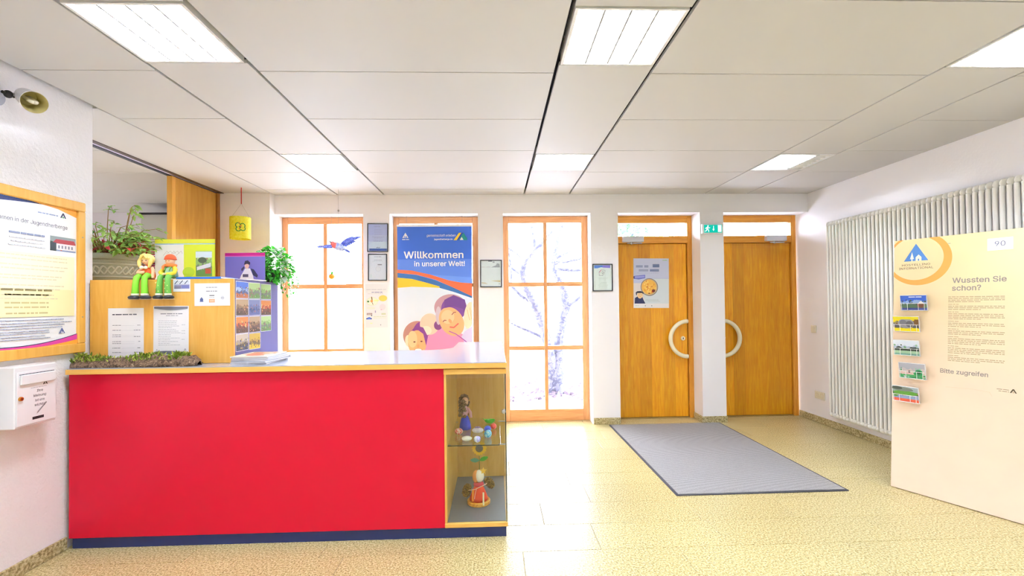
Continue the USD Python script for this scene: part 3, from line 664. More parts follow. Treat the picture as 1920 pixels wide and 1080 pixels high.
paper('small_card', 'small printed card hanging beside the green figure, on the upper edge', 'card', -1.874, -1.776, 1.402, 1.473, BY0 - 0.0012, smallcard)

# postcards pinned in columns on the side board
kinds = [['castle', 'brown', 'autumn', 'spots'], ['green', 'blue', 'brown', 'gold'], ['green', 'autumn', 'green']]
words_ = [['blue sky and orange roofs, top of the front column', 'brown tones, second in the front column', 'orange leaves, third in the front column', 'grey speckles, lowest in the front column'],
          ['pale green field, top of the middle column', 'blue-lilac tones, second in the middle column', 'brown animals, third in the middle column', 'golden flowers, lowest in the middle column'],
          ['green meadow and animal, top of the back column', 'orange figures, second in the back column', 'pale green and pink, lowest in the back column']]
SIDE = ((0, 1, 0), (0, 0, 1), (1, 0, 0))
for c, (ks, y0, n0) in enumerate(zip(kinds, (2.777, 2.921, 3.066), (4, 4, 3))):
    for r_, k in enumerate(ks):
        hgt = 0.1055
        z1 = 1.466 - r_ * hgt - 0.002 * c
        rp = random.Random(100 + 10 * c + r_)
        def draw(s, w, h, k=k, rp=rp): picture(s, 0.003, 0.003, w - 0.006, h - 0.006, k, rp)
        paper('postcard', 'postcard with ' + words_[c][r_] + ' on the lilac board', 'postcard', 0, 0.138, 0, hgt - 0.003, (BX1 + 0.001, y0, z1 - hgt), draw, SIDE, tilt=rp.uniform(-0.012, 0.012))
# ------------------------------------------------------------------ foliage helpers
def leaf_mesh(l, w, bend=0.25, lobes=False):
    """one folded leaf, root at the origin, pointing along +x"""
    if lobes:
        xs = [0.0, 0.12, 0.30, 0.45, 0.62, 0.80, 1.0]; ws = [0.0, 0.75, 1.0, 0.62, 0.70, 0.42, 0.0]
    else:
        xs = [0.0, 0.2, 0.45, 0.7, 1.0]; ws = [0.0, 0.7, 1.0, 0.72, 0.0]
    V, F = [], []
    for x, a in zip(xs, ws):
        z = -bend * l * x * x
        V += [[x * l, -a * w / 2, z + 0.18 * a * w], [x * l, 0, z], [x * l, a * w / 2, z + 0.18 * a * w]]
    for i in range(len(xs) - 1):
        for k in (0, 1):
            a = i * 3 + k; F += [[a, a + 3, a + 4], [a, a + 4, a + 1]]
    return trimesh.Trimesh(np.array(V), np.array(F), process=False)
def aim(d, roll=0.0):
    d = np.asarray(d, float); d = d / np.linalg.norm(d)
    up = np.array([0, 0, 1.0]) if abs(d[2]) < 0.95 else np.array([1.0, 0, 0])
    y = np.cross(up, d); y /= np.linalg.norm(y); z = np.cross(d, y)
    c, s = math.cos(roll), math.sin(roll)
    return (d, c * y + s * z, -s * y + c * z)
def leafmat(name, a, b):
    n = {'o': ('object_info', {}), 'g': ('geometry', {}), 'ns': ('noise_texture', {'scale': 22.0, 'detail': 2.0}), 'r': ('rgb_ramp', {'ramp': [(0.3, lin(a)), (0.7, lin(b))]}),
         'ad': ('math', {'math_type': 'multiply_add', 'value2': 0.4, 'value3': 0.1}), 'ad2': ('math', {'math_type': 'multiply_add', 'value2': 0.6}),
         'p': ('principled_bsdf', {'roughness': 0.4}), 't': ('translucent_bsdf', {}), 'x': ('mix_closure', {'fac': 0.3})}
    return mat(name, nodes=n, links=[('g.position', 'ns.vector'), ('o.random', 'ad.value1'), ('ns.fac', 'ad2.value1'), ('ad.value', 'ad2.value3'), ('ad2.value', 'r.fac'), ('r.color', 'p.base_color'), ('r.color', 't.color'), ('p.BSDF', 'x.closure1'), ('t.BSDF', 'x.closure2')], surface='x.closure')
LEAFG = leafmat('leaf_fresh', (60, 130, 40), (176, 214, 110))
LEAFD = leafmat('leaf_ivy', (16, 110, 24), (80, 200, 60))
LEAFV = leafmat('leaf_variegated', (150, 190, 140), (235, 245, 235))
LEAFR = leafmat('leaf_red', (130, 20, 30), (200, 50, 60))
STEMM = mat('stem_olive', (150, 116, 60), 0.6)

# ------------------------------------------------------------------ planter with braided band, and its plant
PX, PY = -2.435, 3.02
pl = thing('planter', 'grey stone-look planter with a braided band, left on the box unit', 'planter', (PX, PY, BZ))
obj('pot', LATHE([(0, 0.0), (0.104, 0.0), (0.116, 0.012), (0.121, 0.022), (0.150, 0.118), (0.153, 0.122), (0.153, 0.132), (0.163, 0.138), (0.166, 0.150), (0.166, 0.168), (0.158, 0.172), (0.150, 0.165), (0.146, 0.140), (0.0, 0.140)], 40), mat('stone_grey', (170, 174, 152), 0.7, bump=(90.0, 0.4, 0.004)), pl, 30)
for ph in (0.0, math.pi):
    n = 140; th = np.linspace(0, 2 * math.pi, n)
    z = 0.070 + 0.022 * np.sin(12 * th + ph); rr = 0.1355 + (z - 0.07) * 0.30 + 0.003 * np.cos(12 * th + ph)
    obj('braid', TUBE_(np.c_[rr * np.cos(th), rr * np.sin(th), z], 0.006, 6, False), mat('stone_light', (206, 208, 190), 0.7), pl, True)
for z, r in ((0.030, 0.1255), (0.108, 0.1485)):
    th = np.linspace(0, 2 * math.pi, 60); obj('bead', TUBE_(np.c_[r * np.cos(th), r * np.sin(th), np.full(60, z)], 0.004, 6, False), LOOKS['stone_light'], pl, True)
obj('soil', LATHE([(0, 0.146), (0.146, 0.143)], 24), mat('soil', (70, 48, 30), 0.9), pl)
hp = thing('potted_plant', 'leafy green houseplant with some dark red leaves growing in the grey planter', 'plant', (PX, PY, BZ + 0.144))
rg = random.Random(21)
stems, nleaf, redl, small = [], [], [], []
for k in range(120):
    a = rg.uniform(0, 2 * math.pi); reach = rg.uniform(0.05, 0.30); hh = rg.uniform(0.06, 0.20) * (1.15 - reach)
    if k % 3 == 0: a, reach, hh = rg.uniform(-1.2, 0.3), rg.uniform(0.12, 0.30), rg.uniform(0.03, 0.14)
    if k in (5, 17, 29, 40, 55): hh = rg.uniform(0.27, 0.36); reach = rg.uniform(0.05, 0.2)
    p = np.array([[0.05 * math.cos(a), 0.05 * math.sin(a), 0.0]] + [[(0.05 + reach * t) * math.cos(a + 0.4 * t), (0.05 + reach * t) * math.sin(a + 0.4 * t), hh * math.sin(min(1.0, t) * 2.0) / math.sin(2.0) if t <= 1 else 0] for t in (0.3, 0.6, 0.85, 1.0)])
    p[:, 0] = np.maximum(p[:, 0], -0.30)
    stems.append(TUBE_(p, [0.003, 0.0025, 0.002, 0.0016, 0.001], 5))
    for t in range(1, 5):
        for s in range(2 if t > 1 else 1):
            d = p[t] - p[t - 1]; d = d / np.linalg.norm(d); th = math.atan2(d[1], d[0]) + rg.uniform(-1.3, 1.3)
            dv = np.array([math.cos(th), math.sin(th), rg.uniform(-0.6, 0.5)])
            l = rg.uniform(0.030, 0.055)
            m = T(leaf_mesh(l, l * rg.uniform(0.42, 0.58), rg.uniform(0.1, 0.5)), axes=aim(dv, rg.uniform(-0.6, 0.6)), t=p[t])
            (redl if (p[t][2] < 0.10 and rg.random() < 0.22) else nleaf).append(m)
obj('stems', stems, STEMM, hp, True, kind='stuff')
inwall = lambda m: ((m.vertices[:, 1] + PY < 2.80) & (m.vertices[:, 0] + PX < -2.35)).any() or ((m.vertices[:, 1] + PY > 3.17) & (m.vertices[:, 0] < 0.12)).any()
nleaf, redl = [m for m in nleaf if not inwall(m)], [m for m in redl if not inwall(m)]
stems = [m for m in stems if not inwall(m)]
nleaf.sort(key=lambda m: m.vertices[:, 1].mean() - 0.5 * m.vertices[:, 0].mean())
for m in nleaf[:230]: obj('leaf', m, LEAFG, hp, True)
for m in redl[:50]: obj('red_leaf', m, LEAFR, hp, True)
if nleaf[230:]: obj('back_leaves', nleaf[230:], LEAFG, hp, True, kind='stuff')

gc = thing('office_locker', 'pale grey office locker with a dark top far behind the plant', 'cabinet', (-3.66, 5.45, 0))
obj('body', BV(-.30, .16, -.15, .25, 0, 2.355, .004), mat('locker_grey', (196, 196, 190), 0.5), gc); obj('top', B(-.31, .17, -.16, .26, 2.3555, 2.375), mat('locker_top', (40, 30, 36), 0.5), gc); obj('door', BV(-.28, .14, -.158, -.1505, .05, 2.33, .002), LOOKS['locker_grey'], gc)
st = thing('striped_board', 'magenta and white striped board standing behind the planter', 'board', (-2.50, 3.205, BZ), BACK)
s = Sheet(0.34, 0.235, (246, 226, 236), 0.006)
for k in range(15): s.rect(0, 0.006 + k * 0.0155, 0.34, 0.0145 + k * 0.0155, (206, 20, 90), same=k > 0)
s.build(st, 'sheet')
rp_ = thing('red_pot', 'small dark red ribbed pot behind the left side of the planter', 'pot', (-2.612, 3.232, BZ))
pp = LATHE([(0, 0), (0.05, 0), (0.062, 0.10), (0.085, 0.20), (0.088, 0.225), (0.078, 0.225), (0.07, 0.20), (0, 0.19)], 36); a = np.arctan2(pp.vertices[:, 1], pp.vertices[:, 0]); pp.vertices[:, :2] *= (1 + 0.035 * np.cos(18 * a))[:, None]
obj('pot', pp, mat('red_glaze', (170, 30, 50), 0.3), rp_, 40)
obj('rim', LATHE([(0.086, 0.224), (0.094, 0.228), (0.094, 0.238), (0.080, 0.240), (0.076, 0.226)], 36), mat('rim_terracotta', (176, 110, 50), 0.6), rp_, 40)

# ------------------------------------------------------------------ two shelf sitting figures on the front edge of the box unit
FK = [1.0, 1.0, 1.0]; HK = [1.0, 0.026, 0.108]
def fig(name, mesh, *a, **k):
    """a figure's part, drawn at the figure's own build"""
    m = mesh.copy() if isinstance(mesh, trimesh.Trimesh) else trimesh.util.concatenate(mesh)
    v = m.vertices
    if name in ('head', 'hair', 'hat', 'eye', 'mouth'): v = (v - [0, HK[1], HK[2]]) * HK[0] + [0, HK[1], HK[2]]; m.vertices = v
    else: m.vertices = v * FK
    return obj(name, m, *a, **k)
SKIN = mat('figure_skin', (248, 206, 164), 0.6)
def figure(name, label, x, pants, shirt, spotted):
    t = thing(name, label, 'figurine', (x, BY0, BZ))
    for s in (-1, 1):
        lg = fig('leg', TUBE_([(s * 0.020, 0.030, 0.020), (s * 0.023, -0.004, 0.024), (s * 0.026, -0.026, 0.010), (s * 0.028, -0.031, -0.03), (s * 0.031, -0.031, -0.084)], [0.016, 0.017, 0.0165, 0.0165, 0.0195], 14), pants, t, True)
        fig('cuff', LATHE([(0.019, -0.094), (0.0215, -0.092), (0.0215, -0.083), (0.019, -0.082)], 16, (s * 0.031, -0.031, 0)), mat('figure_white', (248, 246, 226), 0.7), lg, True)
        if spotted:
            for q in range(4): fig('patch', ELL((s * 0.031 + (q % 2 - 0.5) * 0.018, -0.0485, -0.022 - 0.016 * q), (0.0035, 0.002, 0.0035), 1), mat('figure_spot', (220, 240, 150), 0.6), lg, True)
        so = ELL((s * 0.037, -0.033, -0.1045), (0.0335, 0.027, 0.0135), 2); so.vertices[:, 2] = np.maximum(so.vertices[:, 2], -0.114)
        sh_ = fig('shoe', so, mat('figure_shoe', (46, 52, 60), 0.35), t, True)
        fig('sole', B(s * 0.037 - 0.027, s * 0.037 + 0.027, -0.052, -0.014, -0.117, -0.1135), mat('figure_sole', (200, 180, 150), 0.6), sh_)
    fig('torso', LATHE([(0, 0.006), (0.036, 0.008), (0.040, 0.022), (0.036, 0.045), (0.030, 0.066), (0.014, 0.080), (0.010, 0.088)], 20, (0, 0.032, 0)), shirt, t, True)
    return t
FK[0] = 0.88; HK[0] = 0.78
f1 = figure('shelf_sitter', 'blonde sitting figure in orange top and bright green trousers', -2.040, mat('pants_lime', (140, 226, 60), 0.6), mat('shirt_orange', (234, 96, 24), 0.6), False)
hd = fig('head', ELL((0, 0.026, 0.116), (0.034, 0.034, 0.036), 3), SKIN, f1, True)
hr = ELL((0, 0.032, 0.124), (0.044, 0.040, 0.043), 3)
hr.vertices = np.array([v if not (v[1] < 0.012 and v[2] < 0.118) else [v[0], 0.014, v[2]] for v in hr.vertices])
fig('hair', [hr] + [TUBE_([(s * 0.036, 0.006, 0.128), (s * 0.041, 0.0, 0.105), (s * 0.038, -0.002, 0.078), (s * 0.032, -0.002, 0.058)], [0.010, 0.013, 0.012, 0.006], 8) for s in (-1, 1)] + [TUBE_([(0.0, -0.006, 0.160), (s * 0.014, -0.014, 0.146), (s * 0.024, -0.012, 0.128)], [0.008, 0.011, 0.007], 8) for s in (-1, 1)], mat('hair_blonde', (250, 222, 130), 0.55), hd, True)
for s in (-1, 1): fig('eye', ELL((s * 0.013, -0.0065, 0.112), (0.0045, 0.002, 0.003), 1), mat('eye_brown', (110, 60, 30), 0.4), hd, True)
fig('mouth', ELL((0.0, -0.0075, 0.096), (0.006, 0.002, 0.002), 1), mat('mouth_red', (220, 90, 80), 0.5), hd, True)
fig('bow', [ELL((s * 0.012, -0.004, 0.070), (0.014, 0.008, 0.010), 2) for s in (-1, 1)] + [ELL((0, -0.008, 0.070), (0.005, 0.005, 0.005), 1)], LOOKS['figure_white'], f1, True)
fig('arm', TUBE_([(-0.030, 0.026, 0.066), (-0.043, 0.012, 0.048), (-0.036, -0.006, 0.038), (-0.008, -0.014, 0.040), (0.012, -0.014, 0.043)], [0.010, 0.011, 0.010, 0.009, 0.008], 10), SKIN, f1, True)
fig('arm', TUBE_([(0.030, 0.026, 0.070), (0.042, 0.020, 0.050), (0.048, 0.010, 0.026), (0.054, 0.004, 0.008)], [0.010, 0.010, 0.009, 0.008], 10), SKIN, f1, True)
FK[0] = 0.80; HK[0] = 0.84
f2 = figure('shelf_sitter', 'sitting figure with red hat, yellow sleeves and green dungarees', -1.908, mat('pants_leaf', (112, 186, 80), 0.6), mat('bib_sage', (150, 190, 160), 0.6), True)
hd = fig('head', ELL((0, 0.024, 0.110), (0.029, 0.029, 0.031), 3), SKIN, f2, True)
ht = ELL((0, 0.026, 0.124), (0.035, 0.035, 0.034), 3); ht.vertices[:, 2] = np.maximum(ht.vertices[:, 2], 0.120)
fig('hat', [ht, LATHE([(0.030, 0.117), (0.038, 0.119), (0.036, 0.125), (0.030, 0.124)], 24, (0, 0.026, 0))], mat('hat_red', (240, 88, 44), 0.7), hd, True)
for s in (-1, 1): fig('eye', ELL((s * 0.010, -0.0035, 0.108), (0.003, 0.002, 0.003), 1), LOOKS['eye_brown'], hd, True)
fig('scarf', [TUBE_([(0.030 * math.cos(a), 0.028 + 0.026 * math.sin(a), 0.083) for a in np.linspace(0, 2 * math.pi, 15)], 0.009, 8), TUBE_([(-0.02, 0.0, 0.082), (-0.026, -0.006, 0.07), (-0.022, -0.006, 0.058)], [0.008, 0.009, 0.005], 8)], mat('scarf_orange', (244, 130, 60), 0.7), f2, True)
for s in (-1, 1):
    am = fig('arm', TUBE_([(s * 0.026, 0.026, 0.072), (s * 0.042, 0.016, 0.056), (s * 0.050, 0.0, 0.038), (s * 0.030, -0.014, 0.030), (s * 0.010, -0.018, 0.030)], [0.012, 0.014, 0.012, 0.010, 0.009], 10), mat('sleeve_yellow', (250, 224, 60), 0.6), f2, True)
    fig('hand', ELL((s * 0.007, -0.020, 0.029), (0.011, 0.008, 0.007), 2), SKIN, am, True)
    fig('strap', TUBE_([(s * 0.016, -0.004, 0.052), (s * 0.018, 0.002, 0.066), (s * 0.016, 0.014, 0.078)], 0.004, 6), LOOKS['pants_leaf'], f2, True)

# ------------------------------------------------------------------ display cards, folder and ivy on the box unit
def standee(name, label, x, w, h, y, draw, color):
    t = thing(name, label, 'display card', (x, y, BZ), BACK)
    s = Sheet(w, h, color, 0.003); draw(s, w, h); s.build(t, 'card')
    obj('foot', B(w * .4, w * .6, 0.0, 0.004, -0.06, 0.0), LOOKS['figure_white'], t)
def greencard(s, w, h):
    r = random.Random(5)
    s.rect(0, h * .90, w, h, (232, 236, 70)); s.rect(0, h * .875, w, h * .90, (150, 190, 220)); s.rect(w * .48, 0, w, h * .875, (224, 238, 60)); s.rect(0, 0, w * .48, h * .875, (246, 248, 244))
    for k in range(5): s.line([(w * .14 + k * .02, h * .62 + .01 * (k % 2)), (w * .2 + k * .022, h * .72), (w * .24 + k * .02, h * .66)], 0.002, (200, 196, 190))
    s.ell(w * .56, h * .22, w * .10, h * .12, (190, 226, 60))
    picture(s, w * .68, h * .12, w * .27, h * .60, 'green', r)
    s.rect(w * .68, h * .56, w * .95, h * .70, (226, 240, 244)); s.poly([(w * .70, h * .26), (w * .93, h * .34), (w * .93, h * .44), (w * .70, h * .34)], (236, 236, 236)); s.rect(w * .84, h * .18, w * .93, h * .30, (200, 90, 60))
    s.ell(w * .79, h * .50, w * .07, h * .07, (80, 96, 70))
standee('display_card', 'yellow green display card with a house photo behind the two figures', -2.152, 0.372, 0.268, 3.00, greencard, (238, 242, 200))
def purplecard(s, w, h):
    s.rect(0, h * .90, w, h, (200, 20, 130)); s.rect(0, h * .87, w, h * .90, (226, 100, 180))
    s.poly([(w * .34, 0), (w * .40, h * .22), (w * .50, h * .46), (w * .62, h * .46), (w * .70, h * .20), (w * .72, 0)], (238, 232, 240))
    s.ell(w * .545, h * .56, w * .055, h * .11, (236, 190, 170)); s.poly([(w * .47, h * .58), (w * .50, h * .72), (w * .57, h * .74), (w * .63, h * .66), (w * .62, h * .58), (w * .55, h * .62)], (44, 34, 60))
    s.poly([(w * .64, h * .46), (w * .72, h * .42), (w * .82, h * .22), (w * .80, h * .14), (w * .70, h * .22)], (44, 40, 70)); s.poly([(w * .40, h * .44), (w * .47, h * .54), (w * .49, h * .48), (w * .42, h * .36)], (44, 40, 70))
    s.rect(w * .44, h * .16, w * .58, h * .26, (90, 80, 110)); s.poly([(w * .30, 0), (w * .74, 0), (w * .70, h * .08), (w * .34, h * .08)], (250, 250, 250))
standee('display_card', 'purple display card showing a person in white reading, beside the ivy', -1.775, 0.258, 0.190, 3.10, purplecard, (120, 112, 190))
fo = thing('folder', 'flat blue folder lying on the upper edge of the box unit', 'folder', (-1.745, 2.84, BZ))
obj('cover', BV(-0.122, 0.135, -0.075, 0.11, 0.0, 0.014, 0.002), mat('folder_blue', (40, 110, 214), 0.35), fo)
obj('pages', B(-0.118, 0.1355, -0.073, 0.1105, 0.003, 0.011), PAPER, fo)
lfl = thing('leaflet', 'white leaflet lying beside the blue folder, right rear of the box unit', 'leaflet', (-1.545, 2.93, BZ), rotz=-0.15)
s = Sheet(0.10, 0.19, (244, 240, 244), 0.006, -0.06, -0.06); s.words(-0.05, 0.03, 0.02, 0.008, (110, 100, 130), random.Random(6)); s.words(-0.05, 0.03, 0.0, 0.005, (150, 140, 160), random.Random(7)); s.build(lfl, 'sheet')

iv = thing('ivy_plant', 'bushy green ivy with pale variegated tips hanging over the rear corner', 'plant', (-1.565, 3.23, BZ))
obj('pot', LATHE([(0, 0), (0.040, 0), (0.052, 0.075), (0.055, 0.078), (0.055, 0.088), (0.048, 0.088), (0.046, 0.078), (0, 0.074)], 24), mat('pot_dark', (60, 66, 50), 0.6), iv, 40)
rg = random.Random(33); green, pale, stems = [], [], []
for k in range(520):
    while True:
        v = np.array([rg.uniform(-1, 1), rg.uniform(-1, 1), rg.uniform(-1, 1)])
        if 0.35 < np.linalg.norm(v) < 1: break
    c = np.array([0.045, 0.0, 0.115]) + v * np.array([0.118, 0.10, 0.125])
    if c[2] < 0.006 and c[0] < 0.05: c[2] = 0.012 + 0.04 * rg.random()
    dv = v * np.array([1, 1, 0.6]) + np.array([0, -0.4, rg.uniform(-0.5, 0.2)])
    l = rg.uniform(0.024, 0.038)
    m = T(leaf_mesh(l, l * 0.95, 0.3, True), axes=aim(dv, rg.uniform(-0.7, 0.7)), t=c)
    (pale if (v[0] > 0.35 and rg.random() < 0.55) or (v[2] > 0.5 and v[0] > 0 and rg.random() < 0.5) else green).append(m)
for k in range(5):
    x0 = 0.10 + 0.022 * k; pts = [np.array([x0 * 0.6, -0.02, 0.10]), np.array([x0, -0.03 + 0.01 * k, 0.05]), np.array([x0 + 0.01, -0.03 + 0.01 * k, -0.03]), np.array([x0 + 0.012, -0.03 + 0.01 * k, -0.075 - 0.018 * (k % 3)])]
    stems.append(TUBE_(pts, 0.0014, 5))
    for q in range(7):
        c = pts[1] + (pts[3] - pts[1]) * (q + 0.5) / 7; l = rg.uniform(0.018, 0.028)
        (pale if q % 2 else green).append(T(leaf_mesh(l, l * 0.9, 0.3, True), axes=aim((rg.uniform(-1, 1), rg.uniform(-1, 0.4), -0.4), rg.uniform(-0.7, 0.7)), t=c))
pale.sort(key=lambda m: m.vertices[:, 1].mean()); green.sort(key=lambda m: m.vertices[:, 1].mean())
for m in green[:210]: obj('leaf', m, LEAFD, iv, True)
for m in pale[:70]: obj('pale_leaf', m, LEAFV, iv, True)
obj('inner_leaves', green[210:] + pale[70:], LEAFD, iv, True, kind='stuff')
obj('tendrils', stems, STEMM, iv, True, kind='stuff')

# ------------------------------------------------------------------ mossy bark on the worktop, magazines
bk = thing('bark_log', 'mossy piece of bark lying along the front edge of the counter', 'log', (-2.02, 2.675, CT))
rg = np.random.default_rng(12)
nu, nv = 90, 16; V, F = [], []
for i in range(nu):
    u = -0.345 + 0.69 * i / (nu - 1); endf = min(1.0, 4.5 * (1 - abs(u) / 0.348) + 0.45)
    for j in range(nv):
        th = math.pi * (-0.12 + 1.24 * j / (nv - 1)); p = np.array([u, 0.056 * math.cos(th), 0.050 * math.sin(th)])
        n = meshkit.fbm(np.array([[u * 16, math.cos(th) * 2 + 5, math.sin(th) * 2]]), 4, 3)[0] - 0.5
        r = endf * (1 + 0.75 * n) * (0.92 + 0.1 * math.sin(u * 9))
        V.append([u + 0.01 * n, p[1] * r, max(0.0, p[2] * r + 0.008)])
    for j in range(nv):
        th = math.pi * (-0.12 + 1.24 * j / (nv - 1)); a = V[i * 2 * nv + j]; V.append([a[0], a[1] * 0.80, max(-0.0005, a[2] * 0.80 - 0.004)])
W = 2 * nv
for i in range(nu - 1):
    for j in range(nv - 1):
        a = i * W + j; F += [[a, a + 1, a + W + 1], [a, a + W + 1, a + W]]
        b = a + nv; F += [[b, b + W + 1, b + 1], [b, b + W, b + W + 1]]
    for j in (0, nv - 1):
        a = i * W + j; b = a + nv; F += [[a, a + W, b + W], [a, b + W, b]] if j == 0 else [[a, b + W, a + W], [a, b, b + W]]
for i in (0, nu - 1):
    for j in range(nv - 1):
        a = i * W + j; F += [[a, a + nv, a + nv + 1], [a, a + nv + 1, a + 1]]
barkv = np.array(V)
obj('bark', (barkv, np.array(F)), marbled('bark', ((66, 48, 34), (120, 96, 74), (176, 156, 128)), 60, 0.9), bk, 30)
moss, tips = [], []
for k in range(900):
    i = int(rg.integers(2, nu - 2)); u = -0.345 + 0.69 * i / (nu - 1)
    dens = meshkit.noise(np.array([[u * 12 + 3, 0, 0]]), 5)[0]
    if rg.random() > 0.25 + 1.3 * (dens - 0.3) or u > 0.27: continue
    j = int(rg.integers(5, 12)); c = barkv[i * W + j]
    h = rg.uniform(0.010, 0.026) * (0.6 + dens)
    d = np.array([rg.normal(0, 0.5), rg.normal(-0.1, 0.5), 1.0]); d /= np.linalg.norm(d)
    m = T(leaf_mesh(h, h * 0.35, 0.3), axes=aim(d, rg.uniform(0, 3)), t=c + [0, 0, -0.002])
    (tips if rg.random() < 0.4 else moss).append(m)
obj('moss', moss, leafmat('moss_dark', (70, 90, 20), (120, 150, 40)), bk, kind='stuff')
obj('moss_tips', tips, leafmat('moss_pale', (170, 190, 60), (226, 234, 130)), bk, kind='stuff')
mags = [('white magazine at the bottom of the counter pile', (228, 230, 240), 0.010), ('grey magazine, second from the bottom of the counter pile', (190, 194, 210), 0.008), ('white magazine in the middle of the counter pile', (240, 240, 246), 0.009),
        ('pale blue magazine, second from the top of the pile', (206, 214, 232), 0.008), ('magazine with orange red cover lying on top of the pile', (246, 226, 200), 0.007)]
z = CT + 0.0001
rg = random.Random(14)
for k, (lab, col, th) in enumerate(mags):
    t = thing('magazine', lab, 'magazine', (-1.395 + rg.uniform(-.008, .008), 2.80 + rg.uniform(-.01, .01), z), rotz=rg.uniform(-0.10, 0.10) - 0.05, group='magazines piled on the counter')
    s = Sheet(0.205, 0.275, col, 0.0006, -0.1025, -0.1375)
    if k == 4: 
        s.poly([(-.09, -.02), (.02, -.05), (.09, .0), (.07, .10), (-.06, .09)], (240, 130, 90)); s.poly([(-.04, -.10), (.06, -.09), (.05, -.05), (-.05, -.04)], (226, 90, 60)); s.rect(-.09, .105, .06, .125, (150, 120, 100)); s.ell(.03, .04, .03, .03, (250, 200, 150))
    for m in s.m: m.apply_translation([0, 0, th - 0.0006])
    s.build(t, 'cover')
    obj('pages', B(-0.100, 0.1005, -0.1345, 0.1345, 0.0004, th - 0.0006), PAPER, t)
    obj('back_cover', B(-0.1025, 0.1025, -0.1375, 0.1375, 0.0, 0.0004), mat('cover_%d' % k, col, 0.3), t)
    z += th + 0.0009 + 0.0002
# ------------------------------------------------------------------ hanging things by the window wall
ln = thing('paper_lantern', 'yellow paper lantern with a green butterfly hanging from the ceiling', 'lantern', (-2.50, 4.62, 1.974))
n = 32; R_ = 0.092
wall_ = LATHE([(R_, 0), (R_, 0.213), (R_ - 0.002, 0.213), (R_ - 0.002, 0)], n)
obj('shade', wall_, mat('lantern_paper', nodes={'g': ('geometry', {}), 'ns': ('noise_texture', {'scale': 60.0}), 'r': ('rgb_ramp', {'ramp': [(0.3, lin((240, 234, 40))), (0.7, lin((252, 248, 96)))]}), 'p': ('principled_bsdf', {'roughness': 0.7}), 't': ('translucent_bsdf', {}), 'x': ('mix_closure', {'fac': 0.4})},
    links=[('g.position', 'ns.vector'), ('ns.fac', 'r.fac'), ('r.color', 'p.base_color'), ('r.color', 't.color'), ('p.BSDF', 'x.closure1'), ('t.BSDF', 'x.closure2')], surface='x.closure'), ln, 40)
def wrap(shape, r, z0, th0):
    m = EXT(shape.segmentize(0.004), 0.0012); v = m.vertices.copy(); th = th0 + v[:, 0] / r
    m.vertices = np.c_[(r + v[:, 2]) * np.cos(th), (r + v[:, 2]) * np.sin(th), z0 + v[:, 1]]; return m
wings = unary_union([affinity.rotate(affinity.translate(Point(0, 0).buffer(0.021), *p), 0) for p in ((-.020, .020), (.020, .016), (-.016, -.018), (.022, -.012))])
ring = wings.buffer(0.003).difference(wings.buffer(-0.004))
obj('butterfly', wrap(ring, R_, 0.105, -1.08), mat('butterfly_green', (40, 140, 50), 0.6), ln)
obj('butterfly_body', [wrap(affinity.rotate(affinity.scale(Point(0, 0).buffer(1), 0.006, 0.026), -20), R_, 0.105, -1.08), wrap(LineString([(-.010, .03), (-.016, .052)]).buffer(0.0015), R_, 0.105, -1.08), wrap(LineString([(-.006, .03), (-.004, .05)]).buffer(0.0015), R_, 0.105, -1.08)], mat('butterfly_orange', (236, 140, 40), 0.6), ln)
obj('ribbon', CYL((0, 0.02, 0.35), (0, 0.02, CZ - 1.974), 0.0045, n=8), mat('ribbon_red', (190, 20, 30), 0.6), ln, True, label='red twisted ribbon at the top')
obj('string', [CYL((s * R_, 0.0, 0.208), (0, 0.02, 0.352), 0.0008, n=5) for s in (-1, 1)], mat('string_grey', (150, 150, 150), 0.7), ln)

bd = thing('hanging_bird', 'painted blue bird with spread wings and red breast hanging on a thread', 'ornament', (-1.58, 4.72, 1.905))
BB = marbled('bird_blue', ((60, 74, 190), (110, 130, 230), (160, 176, 240)), 60, 0.5)
bx = np.array([0.84, 0.0, -0.42]); bx /= np.linalg.norm(bx)
body = ELL((0, 0, 0), (0.068, 0.036, 0.038), 3); body.vertices[:, 2] *= (1 - 1.6 * np.clip(body.vertices[:, 0], 0, 1)); body.apply_transform(ROT(math.radians(24), [0, 1, 0]))
obj('body', body, marbled('bird_belly', ((150, 170, 236), (190, 206, 246), (220, 170, 190)), 18, 0.5), bd, True)
obj('breast', ELL((-0.034, -0.012, 0.012), (0.032, 0.028, 0.032), 2), mat('bird_red', (226, 110, 110), 0.5), bd, True)
hd = obj('head', ELL((-0.058, -0.004, 0.032), (0.024, 0.022, 0.021), 2), LOOKS['bird_red'], bd, True)
obj('beak', CYL((-0.072, -0.006, 0.042), (-0.100, -0.010, 0.060), 0.009, 0.001, 8), mat('beak_grey', (130, 110, 130), 0.5), hd, True)
obj('eye', ELL((-0.062, -0.025, 0.036), (0.003, 0.002, 0.003), 1), BLACK, hd)
def feathers(side):
    out = []
    for k in range(9):
        f = k / 8
        if side > 0: a0 = np.array([0.030 + 0.095 * f, 0.01, 0.028 + 0.052 * f]); d = np.array([0.62 + 0.25 * f, 0.1, 0.10 + 0.12 * f if k > 5 else -0.30 + 0.4 * f])
        else: a0 = np.array([-0.045 - 0.075 * f, -0.005, 0.006 - 0.004 * f]); d = np.array([-0.55 - 0.4 * f, -0.15, -0.22 + 0.18 * f])
        l = (0.055 + 0.045 * f) if side > 0 else (0.05 + 0.05 * f)
        m = leaf_mesh(l, 0.026, 0.08); m = trimesh.util.concatenate([m, T(m, t=(0, 0, -0.0015))])
        out.append(T(m, axes=aim(d, 1.35), t=a0))
    return out
w1 = ELL((0, 0, 0), (0.075, 0.008, 0.024), 3); w1.apply_transform(ROT(-math.radians(28), [0, 1, 0])); w1.apply_translation([0.085, 0.008, 0.062])
